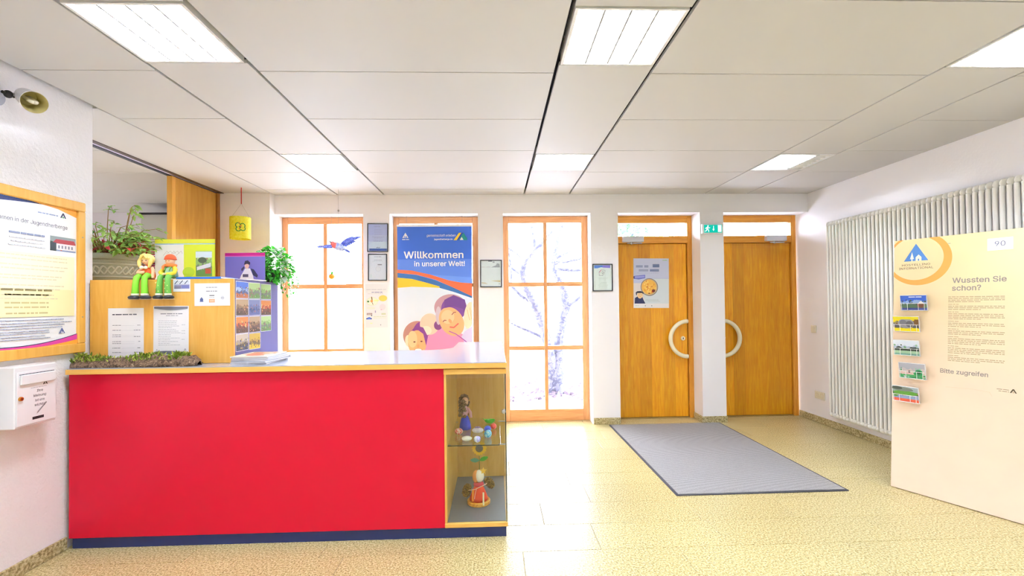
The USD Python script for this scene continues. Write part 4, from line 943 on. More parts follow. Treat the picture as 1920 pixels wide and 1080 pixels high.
obj('wing', [w1] + feathers(1), BB, bd, 30)
w2 = ELL((0, 0, 0), (0.068, 0.008, 0.018), 3); w2.apply_transform(ROT(-math.radians(4), [0, 1, 0])); w2.apply_translation([-0.098, -0.004, 0.004])
obj('wing', [w2] + feathers(-1), BB, bd, 30)
obj('tail', [T(leaf_mesh(0.085, 0.024, 0.05), axes=aim((0.80, s * 0.12, -0.42), 1.2), t=(0.045, 0, -0.022)) for s in (-1, 0, 1)], BB, bd)
obj('thread', CYL((0.0, 0.0, 0.03), (0, 0, CZ - 1.905), 0.0009, n=5), LOOKS['string_grey'], bd)
obj('thread_ring', [ELL((0, 0, 0.365), (0.010, 0.004, 0.012), 1)], LOOKS['string_grey'], bd, True)

fo_ = thing('hanging_fruit', 'small orange ball ornament with green leaves hanging before the window bar', 'ornament', (-1.765, 5.04, 1.625))
obj('ball', ELL((0, 0, 0), (0.031, 0.028, 0.028), 2), mat('fruit_orange', (250, 160, 30), 0.45), fo_, True)
for a in (-2.5, -1.2, 0.2, 1.4, 2.6): obj('leaf', T(leaf_mesh(0.050, 0.02, 0.2), axes=aim((math.cos(a), 0.4 * math.sin(a) - 0.3, 0.75), 0), t=(0, 0, 0.022)), LEAFD, fo_, True)
obj('thread', CYL((0, 0, 0.025), (0, 0, 0.66), 0.0008, n=5), LOOKS['string_grey'], fo_)
obj('feet', [CYL((s * 0.008, -0.004, -0.026), (s * 0.026, -0.01, -0.056), 0.0025, 0.0015, n=6) for s in (-1, 1)], mat('feet_brown', (120, 90, 70), 0.6), fo_)

# ------------------------------------------------------------------ framed papers and leaflets on the window wall
def framed(label, x0, x1, z0, z1, draw, paper_=(232, 232, 248), tilt=0.0):
    w, h = x1 - x0, z1 - z0
    c, s_ = math.cos(tilt), math.sin(tilt)
    t = thing('picture_frame', label, 'picture frame', (x0, YB - 0.0005, z0), ((c, 0, s_), (-s_, 0, c), (0, -1, 0)))
    fw = 0.009
    for a in ((0, w, 0, fw), (0, w, h - fw, h), (0, fw, fw, h - fw), (w - fw, w, fw, h - fw)): obj('moulding', BV(*a, 0, 0.014, 0.0015), mat('frame_black', (34, 38, 52), 0.35), t)
    s = Sheet(w - 2 * fw, h - 2 * fw, paper_, 0.006); draw(s, w - 2 * fw, h - 2 * fw)
    for m in s.m: m.apply_translation([fw, fw, 0])
    s.build(t, 'sheet')
    obj('glass', B(fw, w - fw, fw, h - fw, 0.0095, 0.0105), CLEAR, t)
def f_blue(s, w, h):
    r = random.Random(31); s.rect(0, h * .35, w, h, (200, 204, 244)); s.rect(0, h * .6, w, h, (190, 194, 244))
    s.words(w * .3, w * .62, h * .90, .005, (150, 150, 200), r, align='c')
    for z in (.78, .70, .62, .52, .48, .40, .36): s.words(w * .2, w * .85, h * z, .004, (160, 164, 210), r, r.uniform(.6, 1), 'c')
    s.rect(w * .06, 0.008, w * .98, h * .095, (50, 90, 180)); s.rect(w * .06, .004, w * .98, h * .03, (50, 60, 140)); s.line([(w * .42, h * .14), (w * .47, h * .11), (w * .5, h * .15), (w * .56, h * .11), (w * .62, h * .15)], .004, (70, 80, 130))
framed('black framed lilac certificate with a blue bar, upper of two left of the banner', -1.362, -1.142, 1.878, 2.184, f_blue, (216, 226, 248), -0.010)
def f_cert(s, w, h):
    r = random.Random(32); s.words(w * .3, w * .72, h * .91, .005, (130, 130, 160), r, align='c'); s.words(w * .3, w * .75, h * .78, .004, (150, 150, 175), r, align='c'); s.words(w * .2, w * .8, h * .73, .003, LIGHTINK, r, align='c')
    s.rect(w * .50, h * .58, w * .76, h * .625, (170, 170, 190)); s.rect(w * .53, h * .59, w * .73, h * .615, (130, 130, 150)); s.ell(w * .54, h * .43, w * .16, w * .16, (222, 220, 236)); s.ell(w * .54, h * .43, w * .12, w * .12, (232, 230, 242))
    s.rect(w * .10, h * .10, w * .16, h * .22, (214, 226, 236))
framed('black framed white certificate with a round seal, lower of two left of the banner', -1.356, -1.156, 1.572, 1.858, f_cert, (230, 230, 246), -0.008)
def f_photo(s, w, h):
    r = random.Random(33); s.rect(w * .36, h * .96, w * .55, h, (150, 150, 170)); s.rect(w * .58, h * .92, w * .68, h * .97, (170, 170, 185))
    s.add(mountains(w * .02, w * .5, h * .76, h * .03, r, 8, h * .74), (222, 216, 226)); s.add(Polygon([(w * .5, h * .74), (w * .95, h * .74), (w * .92, h * .88), (w * .80, h * .9), (w * .75, h * .82)]), (170, 172, 184))
    s.poly([(w * .02, h * .12), (w * .35, h * .09), (w * .2, h * .15), (w * .02, h * .16)], (226, 206, 186)); s.poly([(w * .5, h * .22), (w * .97, h * .16), (w * .97, h * .24)], (226, 206, 170)); s.rect(w * .90, h * .08, w * .93, h * .12, (140, 140, 150))
framed('black framed pale sheet hanging between the banner and the six-pane window', -0.166, 0.066, 1.490, 1.784, f_photo, (242, 244, 250), -0.008)
def f_heart(s, w, h):
    r = random.Random(34); s.poly([(w * .05, h * .98), (w * .05, h * .86), (w * .22, h * .86), (w * .4, h * .90), (w * .5, h * .90), (w * .5, h * .98)], (90, 140, 236)); s.poly([(w * .5, h * .98), (w * .5, h * .89), (w * .92, h * .87), (w * .92, h * .98)], (150, 130, 240))
    s.line([(w * .50, h * .58), (w * .32, h * .58), (w * .31, h * .72), (w * .46, h * .82)], .005, (190, 180, 196)); s.line([(w * .33, h * .70), (w * .44, h * .80)], .006, (240, 150, 170))
    for k in range(13):
        a, q = k * 2.4, 0.008 * math.sqrt(k); s.ell(w * .53 + q * math.cos(a), h * .73 + q * math.sin(a), .0036, .003, (120, 112, 130))
    s.line([(w * .51, h * .58), (w * .52, h * .70)], .004, (120, 120, 120)); s.rect(w * .42, h * .30, w * .75, h * .306, (190, 196, 196))
    for z in (.48, .44, .26, .2, .14): s.words(w * .2, w * .85, h * z, .003, (214, 218, 214), r, r.uniform(.6, 1), 'c')
framed('black framed sheet with blue top and a house and tree drawing, left of the doors', 1.047, 1.266, 1.435, 1.730, f_heart, (246, 248, 246), -0.004)
def map_poster(s, w, h):
    r = random.Random(35); s.rect(0, h * .8, w, h, (228, 232, 234)); s.words(w * .05, w * .95, h * .86, .011, (208, 212, 218), r); s.words(w * .28, w * .78, h * .80, .009, (150, 150, 190), r, align='c'); s.words(w * .1, w * .8, h * .77, .006, (210, 210, 214), r)
    s.ell(w * .30, h * .60, w * .27, h * .10, (222, 230, 214)); s.ell(w * .31, h * .60, w * .24, h * .085, (238, 242, 228)); s.line([(w * .28, h * .70), (w * .30, h * .64), (w * .26, h * .60)], .010, (110, 80, 60)); s.ell(w * .12, h * .60, w * .05, h * .02, (70, 120, 70)); s.ell(w * .28, h * .61, w * .06, h * .03, (226, 150, 90)); s.line([(w * .30, h * .58), (w * .34, h * .53)], .006, (130, 90, 80))
    s.ell(w * .80, h * .67, w * .19, h * .07, (246, 206, 100)); s.ell(w * .50, h * .62, w * .12, h * .02, (226, 240, 170)); s.ell(w * .78, h * .47, w * .14, h * .07, (244, 222, 232)); s.ell(w * .72, h * .41, w * .04, h * .012, (226, 180, 206)); s.ell(w * .25, h * .45, w * .2, h * .03, (226, 234, 226))
    s.rect(w * .42, h * .34, w * .47, h * .39, (160, 160, 200)); s.rect(w * .05, h * .29, w * .30, h * .335, (150, 136, 140)); s.rect(w * .08, h * .30, w * .27, h * .32, (190, 180, 184)); s.rect(w * .72, h * .29, w * .92, h * .33, (204, 214, 190)); s.ell(w * .27, h * .275, w * .03, h * .012, (90, 90, 96))
    s.poly([(w * .03, h * .19), (w * .28, h * .19), (w * .27, h * .22), (w * .16, h * .245), (w * .04, h * .22)], (80, 120, 220)); s.rect(w * .02, h * .20, w * .07, h * .215, (60, 60, 90)); s.rect(w * .23, h * .20, w * .28, h * .215, (60, 60, 90)); s.words(w * .36, w * .95, h * .245, .006, (206, 220, 190), r); s.words(w * .36, w * .95, h * .215, .005, (214, 222, 200), r)
    s.ell(w * .25, h * .10, w * .06, h * .012, (236, 240, 190)); s.ell(w * .68, h * .06, w * .02, h * .014, (150, 150, 170))
paper('wall_leaflet', 'pale illustrated map leaflet pinned below the two certificates', 'leaflet', -1.384, -1.154, 1.072, 1.536, YB - 0.0012, map_poster, tilt=0.004, color=(236, 236, 242), depth=0.0015)

# ------------------------------------------------------------------ blue welcome banner in front of the middle window
bn = thing('welcome_banner', 'blue welcome banner with laughing children hanging before the middle window', 'banner', (-1.056, 5.02, 0.30), BACK)
w, h, z0 = 0.80, 1.853, 0.30
s = Sheet(w, h, (222, 232, 244), 0.002)
def Z(z): return z - z0
xs = np.linspace(0, w, 30); u = xs / w
band = lambda a, b, c: [(x, Z(a + (b - a) * t + c * math.sin(math.pi * t))) for x, t in zip(xs, u)]
s.poly([(0, Z(1.40)), (w, Z(1.30)), (w, h), (0, h)], (64, 116, 226)); s.poly([(0, Z(1.40)), (w, Z(1.30)), (w, Z(1.80)), (0, Z(1.80))], (96, 140, 236)); s.poly([(0, Z(1.40)), (w, Z(1.30)), (w, Z(1.60)), (0, Z(1.66))], (112, 156, 244))
lo = [(0, 1.685), (.15, 1.675), (.35, 1.630), (.55, 1.565), (.80, 1.525)]
P_ = lambda pts, d=0: [(x, Z(z + d)) for x, z in pts]
s.poly(P_([(0, 1.655), (.2, 1.63), (.4, 1.575), (.6, 1.49), (.8, 1.40)]) + [(w, Z(1.20)), (0, Z(1.20))], (56, 112, 176))
s.poly(P_([(0, 1.690), (.15, 1.680), (.35, 1.635), (.55, 1.570), (.68, 1.545), (.80, 1.535)]) + P_([(.80, 1.395), (.60, 1.490), (.4, 1.580), (.2, 1.635), (0, 1.655)]), (250, 112, 70))
s.poly(P_([(0, 1.605), (.15, 1.59), (.3, 1.55), (.45, 1.505)]) + P_([(.45, 1.490), (.3, 1.500), (.15, 1.505), (0, 1.495)]), (252, 200, 50))
s.poly(P_([(0, 1.495), (.15, 1.505), (.3, 1.500), (.45, 1.490), (.6, 1.445), (.8, 1.375)]) + [(w, 0), (0, 0)], (222, 234, 246))
skin, skin2, hair, hair2 = (252, 178, 126), (254, 206, 170), (120, 76, 150), (176, 130, 140)
# left child
s.ell(.205, Z(0.980), .150, .155, (180, 130, 120)); s.ell(.255, Z(0.965), .105, .165, (130, 60, 140)); s.ell(.105, Z(0.925), .03, .06, (244, 220, 190))
# pink pullover and middle child's cheek
s.poly(P_([(.25, .72), (.30, .95), (.36, 1.02), (.45, 1.06), (.58, 1.05), (.72, .97), (.78, .80), (.75, .60), (.25, .60)]), (244, 146, 188))
s.ell(.34, Z(1.10), .105, .115, (254, 202, 178)); s.ell(.43, Z(1.085), .045, .05, (130, 70, 130)); s.ell(.30, Z(1.03), .06, .05, (254, 226, 204))
s.ell(.205, Z(0.900), .098, .135, skin); s.ell(.155, Z(0.940), .05, .09, (254, 200, 150)); s.ell(.175, Z(0.910), .012, .008, (120, 70, 60)); s.ell(.25, Z(0.915), .012, .008, (120, 70, 60)); s.ell(.215, Z(0.865), .014, .02, (244, 160, 110)); s.ell(.215, Z(0.820), .045, .022, (226, 110, 90)); s.ell(.215, Z(0.825), .036, .013, (250, 246, 240))
s.poly(P_([(.14, .96), (.20, .985), (.27, .93), (.30, .80), (.32, .90), (.27, 1.0), (.19, 1.02)], .065), (126, 60, 140))
# right child
s.ell(.565, Z(1.275), .175, .145, (190, 150, 160)); s.ell(.60, Z(1.265), .135, .13, (124, 74, 152)); s.ell(.435, Z(1.19), .03, .10, (206, 190, 200))
s.add(affinity.rotate(affinity.scale(Point(.575, Z(1.125)).buffer(1, 16), .125, .165), 30), skin); s.ell(.535, Z(1.175), .07, .075, (254, 198, 150))
s.line([(.485, Z(1.125)), (.50, Z(1.140)), (.515, Z(1.138))], .010, (140, 84, 80)); s.line([(.58, Z(1.20)), (.60, Z(1.222)), (.62, Z(1.225))], .009, (140, 84, 80)); s.ell(.56, Z(1.13), .016, .025, (246, 160, 110), 30); s.line([(.56, Z(1.065)), (.60, Z(1.060)), (.645, Z(1.10))], .014, (226, 100, 90))
s.poly(P_([(.50, 1.27), (.60, 1.29), (.70, 1.26), (.72, 1.14), (.75, 1.22), (.72, 1.36), (.60, 1.41), (.50, 1.36)]), (110, 66, 140))
s.add(affinity.rotate(affinity.scale(Point(.765, Z(1.19)).buffer(1, 16), .055, .145), -8), (254, 222, 186)); s.line([(.745, Z(1.25)), (.77, Z(1.14))], .006, (240, 180, 130)); s.line([(.775, Z(1.27)), (.79, Z(1.15))], .006, (240, 180, 130))
s.poly(P_([(.68, .96), (.72, 1.02), (.80, 1.07), (.80, .86), (.74, .84)]), (214, 206, 240)); s.line([(.55, Z(1.02)), (.62, Z(.99)), (.70, Z(.93)), (.76, Z(.88))], .010, (170, 90, 170))
# lettering and marks
djh(s, .088, Z(2.032), .066, (246, 246, 250), (96, 140, 236)); s.words(.045, .135, Z(2.010), .010, (214, 226, 250), random.Random(9), align='c')
s.text('gemeinschaft erleben', .315, Z(2.045), .026, (240, 244, 252), False, 'l', .31, .22); s.text('jugendherberge.de', .395, Z(2.008), .017, (240, 244, 252), True, 'l', .20)
s.poly(P_([(.605, 2.005), (.665, 2.085), (.690, 2.085), (.640, 2.005)]), (250, 214, 60)); s.poly(P_([(.640, 2.005), (.690, 2.085), (.715, 2.085), (.655, 2.005)]), (40, 70, 170)); s.poly(P_([(.660, 2.005), (.700, 2.07), (.715, 2.085), (.755, 2.02), (.750, 2.005)]), (20, 150, 150)); djh(s, .693, Z(2.006), .04, (240, 240, 250))
s.text('Willkommen', .070, Z(1.812), .072, (252, 252, 255), True, 'l', .640); s.text('in unserer Welt!', .180, Z(1.726), .052, (252, 252, 255), True, 'l', .545)
s.build(bn, 'print')
obj('rail', BV(-0.004, w + 0.004, h, h + 0.022, -0.006, 0.010, 0.003), mat('rail_white', (236, 238, 244), 0.4), bn)
obj('rail', BV(-0.004, w + 0.004, -0.022, 0.0, -0.006, 0.010, 0.003), LOOKS['rail_white'], bn)
for x in (0.1, w - 0.1): obj('cord', CYL((x, h + 0.02, 0.002), (x, 1.982, 0.002), 0.0012, n=5), LOOKS['string_grey'], bn)

# ------------------------------------------------------------------ poster on the left door
def door_poster(s, w, h):
    r = random.Random(36); s.rect(0, h * .09, w, h, (206, 212, 236)); s.rect(w * .3, h * .09, w, h * .6, (222, 232, 238)); s.rect(0, h * .09, w * .3, h * .5, (238, 230, 226)); s.rect(0, h * .59, w, h * .6, (190, 198, 226))
    s.words(w * .07, w * .42, h * .815, .026, (150, 160, 196), r); s.words(w * .54, w * .73, h * .82, .036, (110, 126, 170), r); s.words(w * .15, w * .42, h * .735, .026, (160, 168, 200), r); s.words(w * .46, w * .72, h * .735, .026, (120, 134, 176), r)
    s.rect(w * .82, h * .955, w * .95, h * .975, (180, 206, 176)); s.words(w * .1, w * .7, h * .70, .005, (180, 188, 216), r)
    s.poly([(w * .02, h * .585), (w * .02, h * .645), (w * .33, h * .67), (w * .33, h * .60), (w * .15, h * .575)], (110, 116, 204)); s.poly([(w * .04, h * .60), (w * .31, h * .615), (w * .31, h * .65), (w * .04, h * .635)], (160, 166, 230)); s.rect(0, h * .59, w * .03, h * .64, (70, 70, 140))
    s.ell(w * .445, h * .42, w * .245, w * .245, (130, 120, 120)); s.ell(w * .445, h * .42, w * .225, w * .225, (214, 190, 150)); s.ell(w * .435, h * .425, w * .205, w * .205, (246, 190, 80))
    for k in range(34):
        a, q = r.uniform(0, 6.28), w * .19 * math.sqrt(r.random()); s.ell(w * .435 + q * math.cos(a), h * .425 + q * math.sin(a), w * r.uniform(.015, .04), w * r.uniform(.012, .03), r.choice([(252, 214, 110), (236, 160, 60), (250, 200, 90), (210, 130, 60), (254, 226, 140)]), r.uniform(0, 180))
    s.ell(w * .56, h * .345, w * .05, w * .04, (120, 50, 30), 30); s.ell(w * .53, h * .33, w * .02, w * .02, (200, 70, 40)); s.ell(w * .44, h * .295, w * .03, w * .015, (130, 70, 40))
    s.poly([(w * .03, h * .09), (w * .04, h * .20), (w * .12, h * .235), (w * .24, h * .23), (w * .28, h * .16), (w * .33, h * .09)], (44, 52, 96)); s.line([(w * .14, h * .22), (w * .16, h * .10)], .006, (60, 70, 120)); s.line([(w * .24, h * .22), (w * .26, h * .12)], .006, (60, 70, 120))
    s.ell(w * .18, h * .255, w * .075, h * .065, (252, 214, 160)); s.poly([(w * .07, h * .27), (w * .06, h * .31), (w * .10, h * .335), (w * .20, h * .34), (w * .28, h * .315), (w * .27, h * .27), (w * .25, h * .30), (w * .10, h * .30), (w * .085, h * .25)], (44, 40, 60))
    s.ell(w * .155, h * .265, w * .01, h * .005, (110, 80, 60)); s.ell(w * .21, h * .265, w * .01, h * .005, (110, 80, 60)); s.ell(w * .185, h * .225, w * .02, h * .005, (220, 130, 100))
    s.words(w * .35, w * .7, h * .16, .004, (180, 190, 190), r); s.words(w * .4, w * .75, h * .13, .004, (190, 200, 200), r); s.words(w * .05, w * .15, h * .04, .006, (200, 210, 200), r)
    for x in (.33, .51): s.poly([(w * x - .006, h * .035), (w * x + .006, h * .035), (w * x, h * .06)], (110, 116, 130))
paper('door_poster', 'pale poster with a baked dish and a dark haired man on the left door', 'poster', 1.556, 1.962, 1.246, 1.808, 5.1808, door_poster, tilt=-0.012, color=(240, 238, 240), depth=0.001)

# ------------------------------------------------------------------ emergency exit sign on the pillar
ex = thing('exit_sign', 'green emergency exit sign with running man on the pillar between the doors', 'sign', (2.352, 4.944, 2.044), BACK)
obj('housing', BV(-0.118, 0.118, -0.004, 0.104, 0.0, 0.045, 0.006), mat('sign_white', (236, 244, 246), 0.35), ex)
GREENLIT = mat('sign_green_lit', nodes={'e': ('emission', {'color': lin((20, 170, 150)), 'strength': 1.1})}, surface='e.emission')
WHITELIT = mat('sign_white_lit', nodes={'e': ('emission', {'color': lin((225, 255, 250)), 'strength': 1.1})}, surface='e.emission')
obj('face', B(-0.100, 0.095, 0.008, 0.092, 0.045, 0.047), GREENLIT, ex)
man = unary_union([Point(-.058, .079).buffer(.008), LineString([(-.060, .068), (-.068, .046)]).buffer(.0075), LineString([(-.060, .066), (-.048, .056), (-.038, .062)]).buffer(.0035), LineString([(-.062, .066), (-.078, .062), (-.084, .050)]).buffer(.0035),
                   LineString([(-.067, .046), (-.052, .036), (-.050, .018)]).buffer(.0045), LineString([(-.069, .045), (-.074, .030), (-.090, .024)]).buffer(.0045)])
arrow = unary_union([sbox(-.002, .045, .006, .080), Polygon([(-.010, .048), (.014, .048), (.002, .024)])])
obj('running_man', EXT(man, 0.001, 0.047), WHITELIT, ex); obj('arrow', EXT(arrow, 0.001, 0.047), WHITELIT, ex); obj('door_symbol', B(0.050, 0.088, 0.014, 0.088, 0.047, 0.048), WHITELIT, ex)

# ------------------------------------------------------------------ left wall: notice board, letter box, spotlight
nb = thing('notice_board', 'framed welcome notice in a wooden frame on the left wall', 'notice board', (XL + 0.0005, 2.085, 1.063), LEFT)
w, h = 0.636, 0.848
for a in ((0, w, 0, .052), (0, w, h - .052, h), (0, .045, .052, h - .052), (w - .045, w, .052, h - .052)): obj('moulding', BV(*a, 0, 0.022, 0.004), BEECH, nb)
W_, H_ = w - .09, h - .104
s = Sheet(W_, H_, (246, 247, 250), 0.008)
r = random.Random(41)
xs = np.linspace(0, W_, 30)
top_ = [(x, H_ - .010 - .055 * (x / W_ - .45) ** 2 * 2.2 + (.0)) for x in xs]
s.poly([(0, H_)] + [(x, H_ - .020 + .018 * (x / W_) ** 2 - .0 + .030 * math.sin(x / W_ * 2.2) - .022) for x in xs] + [(W_, H_)], (40, 60, 120)); s.poly([(0, H_)] + [(x, H_ - .012 + .012 * math.sin(x / W_ * 2.4)) for x in xs] + [(W_, H_)], (60, 120, 220)); s.poly([(W_ * .55, H_), (W_ * .8, H_ - .012), (W_, H_ - .040), (W_, H_)], (250, 170, 60))
s.text('Willkommen in der Jugendherberge', W_ * .5, H_ * .845, .0205, (84, 88, 110), False, 'c', W_ * .80)
roof_mark(s, W_ * .855, H_ * .925, .034, (30, 44, 90), (60, 150, 90)); s.words(W_ * .60, W_ * .80, H_ * .93, .006, (150, 170, 210), r, align='r')
picture(s, W_ * .72, H_ * .68, W_ * .27, H_ * .105, 'meadow', r); s.rect(W_ * .76, H_ * .69, W_ * .985, H_ * .735, (236, 232, 236)); s.poly([(W_ * .74, H_ * .735), (W_ * .99, H_ * .735), (W_ * .97, H_ * .765), (W_ * .78, H_ * .765)], (176, 70, 80)); s.rect(W_ * .72, H_ * .68, W_ * .78, H_ * .74, (60, 70, 76))
for k in range(5): s.rect(W_ * (.80 + .035 * k), H_ * .70, W_ * (.815 + .035 * k), H_ * .722, (130, 130, 150), same=k > 0)
picture(s, 0.0, H_ * .70, W_ * .2, H_ * .105, 'green', r); s.ell(W_ * .16, H_ * .79, .016, .012, (70, 76, 70))
s.words(W_ * .34, W_ * .66, H_ * .765, .009, (140, 150, 180), r, align='c')
for z in (.735, .71, .685): s.words(W_ * .3, W_ * .7, H_ * z, .005, (206, 208, 216), r, r.uniform(.7, 1), 'c')
s.rect(W_ * .06, H_ * .21, W_ * .97, H_ * .645, (252, 244, 206)); s.rect(W_ * .06, H_ * .21, W_ * .97, H_ * .40, (253, 238, 184))
for k, z in enumerate((.62, .595, .555, .53, .485, .465, .42, .395, .355, .33)): s.words(W_ * (.10 + .06 * (k // 4)), W_ * (.92 - .06 * (k // 4)), H_ * z, .0062, (226, 214, 176), r, r.uniform(.75, 1), 'c')
for z, c in ((.355, 0), (.300, 0), (.270, 1), (.230, 0)): s.words(W_ * .30, W_ * .70, H_ * z, .008, (200, 184, 130), r, align='c')
s.words(W_ * .26, W_ * .74, H_ * .385, .010, (150, 136, 90), r, align='c')
for k, z in enumerate((.185, .165, .148, .13, .11, .095, .075, .058)): s.words(W_ * .06, W_ * (.95 if k < 4 else .74), H_ * z, .0045, (170, 176, 196), r, r.uniform(.8, 1), 'l')
djh(s, W_ * .84, H_ * .085, .032, (90, 100, 150), (240, 240, 246))
s.poly([(x, .030 - .020 * math.sin(x / W_ * 2.6 + .4) + .028 * (x / W_) ** 3) for x in xs] + [(W_, 0), (0, 0)], (40, 44, 90)); s.poly([(x, .026 - .020 * math.sin(x / W_ * 2.6 + .4) + .030 * (x / W_) ** 3) for x in xs] + [(W_, 0), (0, 0)], (226, 70, 170)); s.poly([(x, .010 - .014 * math.sin(x / W_ * 2.6) + .022 * (x / W_) ** 3) for x in xs] + [(W_, 0), (0, 0)], (252, 170, 60))
for m in s.m: m.apply_translation([.045, .052, 0])
s.build(nb, 'poster')
for z in (.2, .65): obj('screw', CYL((w - .022, z, .021), (w - .022, z, .0235), .004, n=8), STEEL, nb)

mb = thing('letter_box', 'white metal suggestion box below the notice board', 'letter box', (XL + 0.0005, 2.255, 0.744), LEFT)
w, h, d = 0.208, 0.292, 0.10
obj('body', BV(0, w, 0, h, 0, d - .004, .004), mat('box_white', (240, 241, 246), 0.35), mb)
dr = obj('door', BV(.008, w - .006, .010, h - .026, d - .004, d, .0015), LOOKS['box_white'], mb)
fp = obj('flap', BV(.020, w - .016, h - .088, h - .040, d, d + .010, .003), LOOKS['box_white'], mb); obj('hinge_gap', B(.020, w - .016, h - .0395, h - .0365, d, d + .0012), DARKGREY, mb)
lk = obj('lock', LATHE([(0, .008), (.009, .008), (.0105, .004), (.0105, 0)], 16, (.024, .140, d)), mat('brass', (190, 140, 60), 0.3, 0.9), mb, 40); obj('key_slot', B(.0225, .0255, .136, .144, d + .008, d + .0086), BLACK, lk)
s = Sheet(.0006, .0006, (240, 240, 246), d - 0.0002, .1, .1); s.clip = sbox(0, 0, w, h); s.z = d
roof_mark(s, .146, .191, .024, (24, 24, 30)); s.words(.075, .155, .181, .003, (190, 190, 196), random.Random(3))
for t_, z in (('Ihre', .160), ('Meinung', .137), ('ist uns', .114), ('wichtig', .091)): s.text(t_, .118, z, .0115, (110, 110, 116), True, 'c', slant=.1)
s.line([(.108, .060), (.150, .100)], .008, (176, 176, 180)); s.line([(.110, .062), (.150, .100)], .003, (110, 110, 114)); s.line([(.104, .054), (.109, .060)], .002, (120, 120, 124)); s.rect(.082, .028, .138, .041, (44, 46, 50))
s.build(mb, 'lettering')

sl = thing('wall_spotlight', 'cream cylinder spotlight on a wall bracket above the notice board', 'spotlight', (XL, 2.20, 2.30))
ax = np.array([0.74, -0.40, -0.42]); ax /= np.linalg.norm(ax); op = np.array([0.16, 0.082, 0.0]); b0 = op - 0.135 * ax
A = aim(ax)
prof = [(0.0, -0.002), (0.026, 0.0), (0.038, 0.012), (0.041, 0.03), (0.042, 0.09), (0.052, 0.135), (0.050, 0.135)]
prof2 = [(0.050, 0.1345), (0.040, 0.09), (0.038, 0.03), (0.0, 0.02)]
def onax(m): return T(m, axes=(A[1], A[2], A[0]), t=b0)
obj('shade', onax(LATHE(prof, 36)), mat('spot_white', (232, 232, 240), 0.4), sl, 40); obj('reflector', onax(LATHE(prof2, 36)), mat('spot_cream', (226, 214, 150), 0.4), sl, 40)
obj('bulb', [onax(TUBE_([(s_ * .011, 0, .03), (s_ * .011, 0, .118), (s_ * .006, 0, .128), (0, 0, .130)], [.0095, .0095, .0095, .0095], 10)) for s_ in (-1, 1)], mat('bulb_white', (252, 248, 232), 0.3), sl, True)
obj('arm', TUBE_([(0.0, 0.06, 0.02), (0.025, 0.06, 0.024), (0.05, 0.075, 0.04), b0 + ax * .02], .008, 10), mat('bracket_grey', (186, 190, 206), 0.4), sl, True)
obj('wall_plate', T(LATHE([(0, .012), (.036, .012), (.040, .006), (.040, 0)], 24), axes=((0, 1, 0), (0, 0, 1), (1, 0, 0)), t=(0, 0.06, 0.02)), LOOKS['bracket_grey'], sl, 40)
obj('knuckle', [ELL((0.048, 0.072, 0.036), (.018, .018, .018), 2), CYL((0.048, 0.045, 0.036), (0.048, 0.10, 0.036), .007, n=10)], BLACK, sl, True)
# ------------------------------------------------------------------ right wall: radiator, switch, socket
ra = thing('radiator', 'tall cream column radiator on the right wall behind the info board', 'radiator', (3.38, 4.553, 0.0))
pitch, nc = 0.0437, 46
for k in range(nc):
    y = -pitch * k
    col = []
    for x in (-0.022, 0.022):
        col.append(TUBE_([(x, y, 0.185), (x, y, 2.052)], 0.0142, 10, False))
    for z, s in ((0.165, 1), (2.072, -1)):
        e = ELL((0, 0, 0), (0.036, 0.0205, 0.030), 2); e.vertices[:, 1] = np.clip(e.vertices[:, 1], -0.0195, 0.0195); e.apply_translation([0, y, z]); col.append(e)
    obj('column', col, RADIATOR, ra, 50)
for z in (0.3, 1.85):
    for k in (3, 22, 42): obj('wall_bracket', B(0.018, 0.069, -pitch * (k + .5) - .006, -pitch * (k + .5) + .006, z - .01, z + .01), RADIATOR, ra)
obj('supply_pipe', TUBE_([(0.0, 0.012, 0.165), (0.0, 0.045, 0.165), (0.02, 0.055, 0.150), (0.055, 0.055, 0.140), (0.069, 0.055, 0.140)], 0.009, 10), RADIATOR, ra, True)
sw = thing('light_switch', 'small ivory wall switch between the right door and the radiator', 'switch', (XR - 0.0005, 4.905, 0.958), RIGHT)
obj('plate', BV(-.040, .040, 0, .080, 0, .010, .003), IVORY, sw); obj('rocker', BV(-.028, .028, .012, .068, .010, .015, .002), IVORY, sw)
so = thing('wall_socket', 'ivory double socket low on the right wall beside the radiator', 'socket', (XR - 0.0005, 4.83, 0.253), RIGHT)
obj('plate', BV(-.076, .076, 0, .080, 0, .010, .003), IVORY, so)
for x in (-.037, .037):
    q = obj('socket_well', T(LATHE([(0, .004), (.020, .004), (.021, .011), (.025, .012), (.025, .010)], 24), t=(x, .040, 0.0)), mat('socket_cream', (226, 218, 180), 0.4), so, 40)
    for s_ in (-1, 1): obj('pin_hole', CYL((x + s_ * .0095, .040, .004), (x + s_ * .0095, .040, .0055), .003, n=8), BLACK, q)

